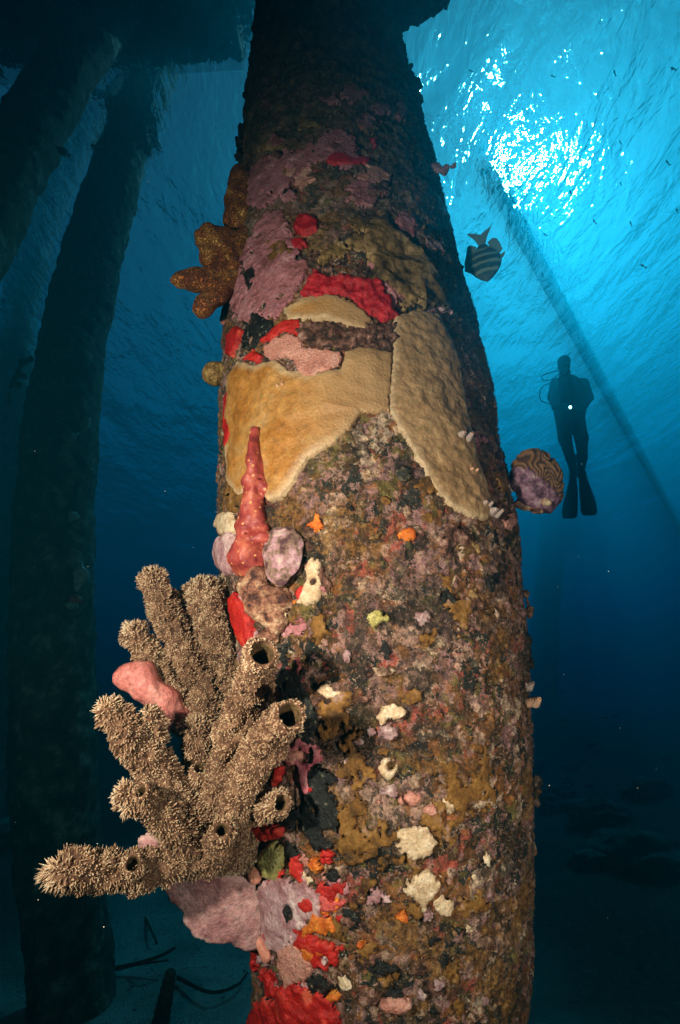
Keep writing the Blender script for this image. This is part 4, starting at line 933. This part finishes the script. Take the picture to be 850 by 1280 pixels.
clump('algae_tuft', [(280,640,1.22,8),(276,625,1.22,6)], M_tuft, 'grey brown fringe left of the whitish sponge', 'algae', seed=16)
clump('algae_tuft', [(310,1130,1.3,6),(312,1160,1.3,6),(310,1178,1.3,5)], M_dark, 'dark twiggy fringe between rose plate and piling', 'algae', 1.2, seed=17)
# overhanging ledge growth at the top
led = []
rl = random.Random(3)
for i in range(26):
    px_ = 455 + i * 4.0; yb = 42 - max(0, (px_ - 480)) * .42 + rl.uniform(-4, 4)
    led.append((px_, yb - 14, 1.22 + rl.uniform(-.02, .05), rl.uniform(9, 13)))
    led.append((px_, yb - 32, 1.24, 14))
    led.append((px_ + rl.uniform(-3, 3), yb - rl.uniform(0, 4), 1.21, rl.uniform(3, 5)))
clump('ledge_coral', led, M_dark, 'dark ragged coral ledge jutting right at the top of the near piling', 'coral', 1.0, seed=18, h=.008, amp=.01)
# ---------------------------------------------------------------- other pilings, deck
g = NT('far_crust'); n1 = g.noise(9, 7, .7); n2 = g.noise(40, 5, .7)
cc = g.ramp(n1, [(.35, (.02, .025, .018)), (.5, (.07, .075, .05)), (.62, (.14, .13, .09)), (.72, (.30, .28, .22))]); g.bump(n2, .9, .02); M_far = g.done(cc, .9, .15)
M_pale = organic('pale_patch', [(.4, (.22, .24, .2)), (.6, (.36, .38, .33))], 20)
M_rusty = organic('rusty_patch', [(.4, (.25, .05, .03)), (.6, (.4, .1, .06))], 20)
def piling(rows, Dsc, label, nz_=500, na=110, amp=.02, fringe=(), ext=True, top=SURF + 1.2):
    mp = []
    for cx, y, D, r in rows: mp.append([*at(cx, y, D * Dsc), r * Dsc])
    mp = np.array(mp); mp = mp[np.argsort(mp[:, 2])]
    def extend(a, b, z):
        t_ = (z - a[2]) / (a[2] - b[2]); q = a + (a - b) * t_; q[2] = z; q[3] = a[3]; return q
    if mp[-1][2] < top: mp = np.vstack([mp, extend(mp[-1], mp[-2], top)])
    if mp[0][2] > 0: mp = np.vstack([extend(mp[0], mp[1], -.3), mp])
    z = np.linspace(mp[0][2], mp[-1][2], nz_); X = np.interp(z, mp[:, 2], mp[:, 0]); Y = np.interp(z, mp[:, 2], mp[:, 1]); R = np.interp(z, mp[:, 2], mp[:, 3])
    ker = np.hanning(41); ker /= ker.sum()
    X, Y, R = [np.convolve(np.pad(q, 20, mode='reflect', reflect_type='odd'), ker, 'valid') for q in (X, Y, R)]
    a = 2 * math.pi * np.arange(na) / na
    P = np.stack([X[:, None] + R[:, None] * np.sin(a), Y[:, None] - R[:, None] * np.cos(a), z[:, None] + 0 * a], -1)
    n_ = np.stack([np.sin(a), -np.cos(a), 0 * a], -1)[None]
    bump_ = amp * fbm(P * 4, 4) + amp * .7 * np.maximum(0, fbm(P * 14, 3))
    for z0, z1, am in fringe: bump_ = bump_ + sstep(z0 - .15, z0, P[..., 2]) * sstep(z1 + .15, z1, P[..., 2]) * am * np.abs(fbm(P * 9 + 2, 4)) * 3
    root = empty('piling', (X[0], Y[0], 0)); tag(root, label, 'piling', 'jetty pilings standing on the sea floor')
    mesh('concrete_shaft', (P + n_ * bump_[..., None]).reshape(-1, 3), grid_faces(nz_, na, True), M_far, root)
    return root, mp
LEFT = [(271.4, -120.0, 3.9, 0.217), (230.2, 0.0, 3.9, 0.2262), (189.8, 100.0, 3.9, 0.2286), (151.8, 200.0, 3.9, 0.2314), (120.2, 300.0, 3.9, 0.2362), (96.6, 400.0, 3.9, 0.2428), (80.7, 500.0, 3.9, 0.2492), (71.3, 600.0, 3.9, 0.2537), (66.7, 700.0, 3.9, 0.2547), (65.6, 800.0, 3.9, 0.2524), (67.5, 900.0, 3.9, 0.2493), (70, 1000.0, 3.9, 0.238), (76, 1080.0, 3.9, 0.228), (84, 1160.0, 3.9, 0.22)]
DL = 1.12
lp, lmp = piling(LEFT, DL, 'dark piling left of the near one, with a shaggy collar high up', 700, 140, .032)
piling([(-48,330,3.2,.21),(20,200,3.2,.21),(78,95,3.2,.21),(150,0,3.2,.21),(215,-80,3.2,.21)], 1.0, 'black slanting piling cutting across the upper left corner', 500, 110, .028)
piling([(12,520,9,.30),(20,400,9,.30),(42,300,9,.30),(78,220,9,.30),(120,130,9,.30),(160,60,9,.3)], 1.0, 'faint blue piling far behind, at the left edge', 200, 48, .01)
piling([(700,560,33,.8),(696,600,33,.8),(688,680,33,.8),(682,760,33,.8),(678,876,33,.8)], 1.0, 'barely visible distant piling under the diver', 120, 40, .01)
def on_left(px, py, off=0.0): return at(px, py, 3.9 * DL - .27 + off)
def lclump(rows, mat, label, cat, seed, h=.014, D=None, spread=1.2, amp=.012):
    rr_ = random.Random(seed); caps = []
    for (px, py, r, off) in rows:
        q = pp((px, py, 3.9 * DL - .27 + off, r))[0]; p = np.array(q[:3]); r_ = q[3]; caps.append((p, p, r_ * .7, r_ * .7))
        if len(caps) > 1: q0 = min((c_[0] for c_ in caps[:-1]), key=lambda u: np.linalg.norm(u - p)); caps.append((q0, p, r_ * .45, r_ * .45))
        for _ in range(6):
            d_ = np.array([rr_.gauss(0, 1) for _ in range(3)]); d_ /= np.linalg.norm(d_); caps.append((p, p + d_ * r_ * spread, r_ * .4, r_ * .16))
    return tag(sdf_mesh('coral_clump', caps, h, mat, k=.012, noise=((25, amp), (60, amp * .5))), label, cat)
rl = random.Random(9); rows = []
for i in range(26): rows.append((rl.uniform(176, 206), rl.uniform(122, 192), rl.uniform(6, 11), rl.uniform(-.05, .12)))
lclump(rows, M_dark, 'shaggy dark coral collar on the right side of the dark left piling', 'coral', 1)
rows = [(rl.uniform(118, 150), rl.uniform(120, 190), rl.uniform(5, 9), rl.uniform(-.05, .15)) for i in range(18)]
lclump(rows, M_dark, 'ragged dark coral fringe on the left side of the dark left piling', 'coral', 2)
lclump([(38,448,6,.1),(28,452,6,.1),(22,462,6,.1),(15,478,5,.1),(11,492,5,.1),(10,503,5,.1),(30,470,5,.1),(24,482,4,.1)], M_dark, 'hanging finger coral on the left side of the dark left piling', 'coral', 3, spread=.9)
lclump([(190,70,5,.15),(198,95,5,.15),(170,90,5,.1)], M_dark, 'small dark tuft near the top of the dark left piling', 'coral', 4)
for k_, (px, py, rx, ry, m_, lb) in enumerate([(100,722,9,17,M_pale,'pale oval patch on the dark left piling, the largest one'), (88,545,9,10,M_pale,'pale patch on the dark left piling, the highest one'),
        (66,616,6,6,M_pale,'small pale spot in the middle of the dark left piling'), (90,647,7,8,M_pale,'pale roundish spot right of the small pale spot on the left piling'), (93,750,8,6,M_rusty,'rusty patch below the largest pale oval'), (88,757,9,5,M_pale,'yellowish patch under the rusty patch'), (107,528,6,8,M_pale,'pale blotch by the right edge of the left piling')]):
    p = on_left(px, py, .015); dep = -(RW.T @ (p - CAM))[2]; s_ = dep / FPX
    v = IV * (1 + .4 * vnoise(IV * 2 + k_)[:, None]); pts = p + v[:, :1] * rx * s_ * np.array([1, .15, 0]) + v[:, 1:2] * ry * s_ * np.array([0, 0, 1.]) + v[:, 2:] * .03 * np.array([0, 1., 0])
    tag(mesh('encrusting_sponge', pts, IF, m_), lb, 'sponge')

M_deck = NT('jetty_concrete'); n1 = M_deck.noise(3, 5, .6); M_deckm = M_deck.done(M_deck.ramp(n1, [(.3, (.12, .11, .10)), (.7, (.25, .24, .22))]), .9, .2)
dk = empty('jetty_deck', (-8, -2, SURF + 1.4)); tag(dk, 'dark jetty deck above the water at the upper left', 'jetty')
v_box = lambda x0, x1, y0, y1, z0, z1: ([(x, y, z) for x in (x0, x1) for y in (y0, y1) for z in (z0, z1)], [(0, 1, 3, 2), (4, 6, 7, 5), (0, 4, 5, 1), (2, 3, 7, 6), (0, 2, 6, 4), (1, 5, 7, 3)])
vv, ff = v_box(-16, -.45, -12, 3.3, SURF + 1.25, SURF + 1.6); mesh('deck_slab', vv, ff, M_deckm, dk, False)
for yb in (3.08, .6, -2.4):
    vv, ff = v_box(-15.9, -.7, yb - .2, yb + .2, SURF + .85, SURF + 1.249); mesh('cross_beam', vv, ff, M_deckm, dk, False)
# conveyor girder running out to the upper right; its shadow is the dark shaft through the sun glare
d2 = np.array([.60, .80]); n2_ = np.array([-.80, .60]); p0 = atz(606, 170, SURF + 2.15)[:2]
def gird(s0, s1, w0, w1, z0, z1, name, par):
    c = [p0 + d2 * s + n2_ * w for s in (s0, s1) for w in (w0, w1)]
    vv = [(q[0], q[1], z) for q in c for z in (z0, z1)]
    return mesh(name, vv, [(0, 1, 3, 2), (4, 6, 7, 5), (0, 4, 5, 1), (2, 3, 7, 6), (0, 2, 6, 4), (1, 5, 7, 3)], M_deckm, par, False)
gr = empty('jetty_girder', (p0[0], p0[1], SURF + 2.1)); tag(gr, 'narrow open jetty girder overhead whose shadow cuts past the sun glare', 'girder')
gird(.9, 38, .02, .28, SURF + 2.05, SURF + 2.2, 'walkway_slab', gr)
for k in range(8): gird(.5 + 4 * k, .58 + 4 * k, .0, .30, SURF + 2.201, SURF + 2.25, 'cross_tie', gr)

# ---------------------------------------------------------------- diver
M_neo = NT('neoprene').done((.018, .020, .022), .7, .3); M_rub = NT('fin_rubber').done((.015, .017, .02), .5, .4)
M_skin = NT('skin').done((.35, .2, .14), .5, .4); M_tank = NT('painted_tank').done((.30, .30, .28), .4, .5); M_glass = NT('mask_glass').done((.05, .07, .08), .1, .6)
DD = 7.5; rt_, up_, fw_ = RW[:, 0], RW[:, 1], -RW[:, 2]
def dp(px, py, off=0.0):
    return at(px, py, DD + off)
_s = -(RW.T @ (dp(712, 540) - CAM))[2] / FPX
def dc(rows): # chains (px,py,off,rpx)
    out = []
    for ch in rows:
        q = [(dp(a, b, c), r * _s) for a, b, c, r in ch]
        if len(q) == 1: q = q * 2
        for a, b in zip(q[:-1], q[1:]): out.append((a[0], b[0], a[1], b[1]))
    return out
body_pos = dp(712, 520)
diver = empty('person', body_pos); tag(diver, 'scuba diver in dark wetsuit hanging upright in open water with hands held in front', 'person')
arm = lambda s: [(712 + s * 17, 480, 0, 7.5), (712 + s * 21, 496, -.08, 6.2), (712 + s * 16.5, 509, -.25, 5), (712 + s * 6, 508, -.42, 3.6)]
body = dc([[(705,458,0,7.6),(705,452,0,8.2)], [(706,466,-.03,6.8),(706,470,0,6)], [(706,470,0,6),(709,478,0,8)],
           [(701,481,0,9),(718,481,0,9)], [(711,482,0,14),(712,500,0,14),(712,512,0,13.5)], [(706,522,0,10),(719,522,0,10)],
           [(704,524,0,9.5),(706,548,0,7.6),(713,572,.1,5.6),(717,592,.15,3.8),(716,600,.1,3.6)],
           [(721,524,0,9.5),(727,548,0,7.6),(728,572,.1,5.6),(726,592,.15,3.8),(727,600,.1,3.6)],
           arm(-1), [(729,480,0,7.5),(735,497,-.05,6.2),(727,511,-.22,5),(718,508,-.42,3.6)]])
# hands: palm, four fingers and a thumb each
for s in (-1, 1):
    hx, hy = 712 + s * 5, 508
    body += dc([[(hx, hy, -.44, 2.6), (hx - s * 2, hy + .4, -.52, 2.3)]])
    for f_ in range(4): body += dc([[(hx - s * 1.5, hy - 2.2 + f_ * 1.5, -.53, .85), (hx - s * 4.6, hy - 2.0 + f_ * 1.45, -.58, .75), (hx - s * 5.8 , hy - 1.6 + f_ * 1.3, -.54, .65)]])
    body += dc([[(hx, hy - 2, -.48, 1.1), (hx - s * 2.4, hy - 4.6, -.53, .9)]])
sdf_mesh('wetsuit_body', body, .012, M_neo, diver, k=.035)
def dchild(name, rows, mat, h=.01, k=.01, par=None, cut=None):
    return sdf_mesh(name, dc(rows), h, mat, par or diver, k=k)
dchild('face', [[(705,457,-.07,4.4),(705,459,-.08,4.0)]], M_skin)
mk = dchild('dive_mask', [[(701.5,455,-.115,3.3),(708.5,455,-.115,3.3)]], M_rub)
sdf_mesh('mask_lens', dc([[(702,455,-.145,2.2),(708,455,-.145,2.2)]]), .008, M_glass, diver, k=.005)
dchild('regulator', [[(705,463.5,-.15,2.6),(706,464,-.19,2.2)]], M_rub)
dchild('tank', [[(712,478,.24,7.0),(712,514,.24,7.0)], [(712,470,.24,2.2),(712,478,.24,3)]], M_tank, h=.014)
dchild('buoyancy_vest', [[(700,480,.04,7),(699,500,.02,8),(701,518,.02,8)], [(723,480,.04,7),(725,500,.02,8),(723,518,.02,8)], [(702,520,.0,7),(722,520,.0,7)]], M_neo, h=.012, k=.05)
def fin(pts, seed):
    L = np.array([dp(a, b, c) for a, b, c, w in pts]); Wd = np.array([w * _s for *_, w in pts]); n = len(L); VV = []
    for i in range(n):
        for sx, sy in ((-1, -1), (-.5, -.4), (.5, -.4), (1, -1), (1, 1), (.5, .5), (-.5, .5), (-1, 1)): VV.append(L[i] + rt_ * sx * Wd[i] + np.array([0, 1., 0]) * sy * (.018 if i else .04))
    FF = [tuple(q) for q in grid_faces(n, 8, True)] + [tuple(range(8))[::-1], tuple(range((n - 1) * 8, n * 8))]
    o = mesh('swim_fin', VV, FF, M_rub, diver, smooth=False); return o
fin([(716,592,.0,3.6),(716,602,.0,4.4),(715,615,-.05,6.5),(713,630,-.1,8.2),(712,640,-.13,8.8),(712,646,-.15,8.0),(712,648,-.16,5.5)], 0)
fin([(727,590,.0,3.6),(729,600,.0,4.6),(732,614,-.05,7),(735,628,-.1,8.6),(736,638,-.13,9.0),(737,642,-.15,8.2),(737,644,-.16,5.5)], 1)
def hose(pts, r=.9):
    q, _ = frames([(*dp(a, b, c), 1) for a, b, c in pts]); q = q[::8]
    VV = []; na = 8
    T = np.gradient(q, axis=0); T /= np.linalg.norm(T, axis=1)[:, None]
    for i in range(len(q)):
        u = np.cross(T[i], [0, 1., .1]); u /= np.linalg.norm(u); w_ = np.cross(T[i], u)
        for j in range(na): a = 2 * math.pi * j / na; VV.append(q[i] + r * _s * (math.cos(a) * u + math.sin(a) * w_))
    mesh('air_hose', np.array(VV), grid_faces(len(q), na, True), M_rub, diver)
hose([(710,470,.2),(700,464,.15),(690,465,.05),(678,470,-.05),(679,475,-.08),(690,474,-.1),(704,464,-.17)], .75)
hose([(708,472,.22),(692,478,.2),(680,482,.15),(675,490,.1),(676,500,.05),(684,504,0),(694,505,-.02)], .75)
torch = empty('dive_torch', dp(713, 509, -.6)); tag(torch, 'small lit dive torch shining towards the camera from the hands of the diver', 'torch')
sdf_mesh('torch_body', dc([[(713,508,-.45,1.7),(713,509,-.60,2.0)]]), .008, M_rub, torch, k=.005)
g = NT('torch_light'); g.b.inputs['Emission Color'].default_value = (.9, 1, .85, 1); g.b.inputs['Emission Strength'].default_value = 60; M_t = g.done((.9, .9, .9))
v = IV * 1.35 * _s; mesh('torch_lens', v * 1.15 + dp(713, 509, -.625), IF, M_t, torch)

# ---------------------------------------------------------------- fish
g = NT('striped_fish'); sx_ = g.attr('along'); sy_ = g.attr('across')
wob = g.math('ADD', g.math('MULTIPLY', sx_, 34), g.math('MULTIPLY', g.noise(60, 2), 1.2))
bars = g.math('SINE', wob)
cc = g.mix(g.ramp(bars, [(.15, (1, 1, 1)), (.55, (0, 0, 0))]), (.17, .21, .15), (.025, .032, .032)); cc = g.mix(g.ramp(sx_, [(.12, (1, 1, 1)), (.2, (0, 0, 0))]), cc, (.05, .055, .05))
M_fish = g.done(cc, .35, .5); M_fin = NT('fish_fin').done((.14, .19, .17), .5, .3); M_eye = NT('fish_eye').done((.01, .01, .01), .15, .6)
def fish(nose, tail, D, back, label, deep=.52, thick=.16, mats=(M_fish, M_fin), group=None, detail=True, name='fish'):
    """nose/tail pixels at distance D; back: +1 when the back is to the right of nose->tail direction as seen"""
    a = at(*nose, D); b = at(*tail, D + .01); ax_ = b - a; L_ = np.linalg.norm(ax_); ax_ /= L_
    view = (a - CAM) / np.linalg.norm(a - CAM); up2 = np.cross(view, ax_) * back; up2 /= np.linalg.norm(up2); sd = np.cross(ax_, up2)
    root = empty(name, (a + b) / 2); tag(root, label, 'fish', group)
    st = [(0, .0, .02), (.03, .10, .045), (.10, .40, .10), (.2, .68, .14), (.32, .9, .16), (.45, 1., .16), (.6, .92, .14), (.75, .66, .10), (.87, .34, .06), (.95, .20, .035), (1., .19, .03)]
    n = 24; S = np.linspace(0, 1, 40); H = np.interp(S, [q[0] for q in st], [q[1] for q in st]) * deep / 2 * L_; Tk = np.interp(S, [q[0] for q in st], [q[2] for q in st]) * thick / .16 * L_ * .6
    VV = []; al = []
    for i, s in enumerate(S):
        for j in range(n):
            t_ = 2 * math.pi * j / n; VV.append(a + ax_ * s * L_ + up2 * (math.cos(t_) * H[i]) + sd * math.sin(t_) * Tk[i]); al.append(s)
    body = mesh('fish_body', np.array(VV), grid_faces(40, n, True), mats[0], root, attrs={'along': al})
    def finm(nm, outline, th_=.012):
        o_ = np.array(outline); P = a + o_[:, :1] * L_ * ax_ + o_[:, 1:2] * L_ * up2; m_ = len(P)
        VV = np.vstack([P + sd * th_ * L_ / 2, P - sd * th_ * L_ / 2]); FF = [tuple(range(m_)), tuple(range(2 * m_ - 1, m_ - 1, -1))] + [(i, i + m_, (i + 1) % m_ + m_, (i + 1) % m_) for i in range(m_)]
        return mesh(nm, VV, FF, mats[1], root, smooth=False)
    finm('tail_fin', [(.96, .07), (1.1, .11), (1.34, .24), (1.26, .08), (1.2, 0), (1.26, -.08), (1.34, -.22), (1.1, -.11), (.96, -.07)])
    if detail:
        finm('dorsal_fin', [(.25, .2), (.4, .365), (.6, .36), (.78, .31), (.98, .27), (1.02, .22), (.92, .10), (.6, .18)])
        finm('anal_fin', [(.55, -.25), (.68, -.335), (.85, -.31), (.98, -.27), (1.02, -.2), (.95, -.10), (.8, -.14)])
        finm('pelvic_fin', [(.36, -.2), (.5, -.34), (.6, -.38), (.55, -.26), (.45, -.2)])
        for k_ in (-1, 1):
            e = a + ax_ * L_ * .15 + up2 * .035 * L_ + sd * k_ * np.interp(.15, S, Tk) * .92; mesh('eye', e + IV * .026 * L_, IF, M_eye, root)
    else:
        finm('dorsal_fin', [(.3, .1), (.5, .2 * deep + .12), (.8, .06), (.6, .05)])
    return root
fish((610,352), (602,303), 1.22, -1, 'striped fish with vertical bars diving head down beside the near piling', deep=.60)
M_sil = NT('small_fish_skin').done((.05, .07, .07), .4, .5)
fish((69,183), (84,193), 3.0, 1, 'single dark fish between the two leaning pilings at the upper left', .5, .14, (M_sil, M_sil))
rf = random.Random(4)
for (x, y) in [(586,87),(688,94),(767,87),(838,84),(720,212),(712,237),(774,175),(832,200),(775,227),(741,274),(679,291),(787,276),(656,274),(845,260),(640,250),(800,330)]:
    an = rf.uniform(.3, 1.4); l_ = rf.uniform(5, 9)
    fish((x, y), (x + l_ * math.cos(an), y + l_ * math.sin(an) * .8), rf.uniform(2.6, 4.0), 1, 'tiny silver fish in the loose school below the sun glare', .3, .12, (M_sil, M_sil), 'tiny fish schooling below the sun glare', False)
for (x, y) in [(700,866),(765,895),(752,897),(735,930),(702,900)]:
    fish((x, y), (x + rf.uniform(5, 8), y - rf.uniform(-1, 2)), 6.0, 1, 'tiny dark fish low in the blue water right of the near piling', .3, .12, (M_sil, M_sil), 'tiny fish low in the blue water', False)

# ---------------------------------------------------------------- sea floor things
M_rock = organic('reef_rock', [(.3, (.04, .045, .04)), (.5, (.12, .12, .10)), (.7, (.26, .25, .2))], 8, .9, .1, .03, 30, detail=8)
IV4, IF4 = icos(4)
rk = random.Random(21); cnt_ = 0
spots = []
for i in range(90): spots.append((rk.uniform(2.2, 9.5), rk.uniform(2.8, 13), rk.uniform(.08, .34)))
for i in range(22): spots.append((rk.uniform(-8.5, -3.4), rk.uniform(3.2, 12), rk.uniform(.2, .55)))
for (x, y, r) in spots:
    v = IV4 * (1 + .35 * fbm(IV4 * 1.6 + cnt_, 3)[:, None] * 1.6 + .10 * vnoise(IV4 * 7 + cnt_)[:, None]); sc3 = np.array([rk.uniform(.8, 1.4), rk.uniform(.8, 1.3), rk.uniform(.4, .8)])
    z = float(ground_z(x, y)); o = mesh('coral_boulder', v * sc3 * r + np.array([x, y, z + r * .15]), IF4, M_rock); cnt_ += 1
    tag(o, 'dim lumpy coral head on the %s' % ('rubble slope right of the near piling' if x > 0 else 'reef slope behind the left piling'), 'coral head', 'coral heads on the %s' % ('right slope' if x > 0 else 'left slope'))
M_wood = organic('waterlogged_wood', [(.35, (.03, .022, .015)), (.6, (.08, .055, .035))], 20, .9, .1)
def stick(name, pts, r, lab, cat, branch=()):
    root = empty(name, pts[0]); tag(root, lab, cat)
    def seg(P3, r0, nm):
        q, _ = frames([(*p, 1) for p in P3]); q = q[::6] if len(q) > 40 else q; T = np.gradient(q, axis=0); T /= np.linalg.norm(T, axis=1)[:, None]; VV = []
        for i in range(len(q)):
            u = np.cross(T[i], [.1, .2, 1.]); u /= np.linalg.norm(u); w_ = np.cross(T[i], u); rr_ = r0 * (1 - .45 * i / len(q)) * (1 + .1 * math.sin(i * 1.7))
            for j in range(10): a = .6283 * j; VV.append(q[i] + rr_ * (math.cos(a) * u + math.sin(a) * w_))
        n = len(q); mesh(nm, np.array(VV), [tuple(f) for f in grid_faces(n, 10, True)] + [tuple(range(10))[::-1], tuple(range(n * 10 - 10, n * 10))], M_wood, root)
    seg(pts, r, 'main_stem')
    for b in branch: seg(b, r * .6, 'side_twig')
gz = lambda px, py, h_: atz(px, py, h_)
stick('sunken_post', [gz(196,1300,.02), gz(204,1262,.2), gz(213,1218,.42)], .05, 'stubby dark post rising from the sand at the bottom', 'post')
stick('fallen_branch', [gz(120,1215,.05), gz(165,1206,.08), gz(200,1195,.12), gz(222,1183,.16)], .016, 'thin dark branch lying on the sand left of the rose plate', 'branch', [[gz(165,1206,.08), gz(190,1203,.12), gz(212,1200,.10)]])
stick('fallen_branch', [gz(222,1222,.05), gz(262,1240,.06), gz(295,1232,.05), gz(310,1215,.06)], .012, 'curved dark twig on the sand near the foot of the near piling', 'branch')
stick('fallen_branch', [gz(30,1150,.05), gz(60,1190,.12), gz(85,1250,.14)], .02, 'dark stick leaning in the lower left corner', 'branch')
stick('fallen_branch', [gz(172,1128,.03), gz(190,1165,.08), gz(196,1180,.06)], .012, 'short twig on the sand right under the horizontal tube', 'branch')
# drifting particles
rp = np.random.RandomState(3); VV = []; FF = []
tet = np.array([(1, 1, 1), (1, -1, -1), (-1, 1, -1), (-1, -1, 1)]) * .6; tf = [(0, 1, 2), (0, 3, 1), (0, 2, 3), (1, 3, 2)]
for i in range(260):
    p = at(rp.uniform(0, 850), rp.uniform(0, 1280), rp.uniform(.7, 2.6)); s_ = rp.uniform(.0004, .0009); b0 = len(VV)
    for q in tet: VV.append(p + q * s_)
    FF += [tuple(b0 + k_ for k_ in t_) for t_ in tf]
M_snow = NT('marine_snow').done((.8, .78, .7), .8)
o = mesh('drifting_particles', np.array(VV), FF, M_snow, smooth=False); tag(o, kind='stuff')
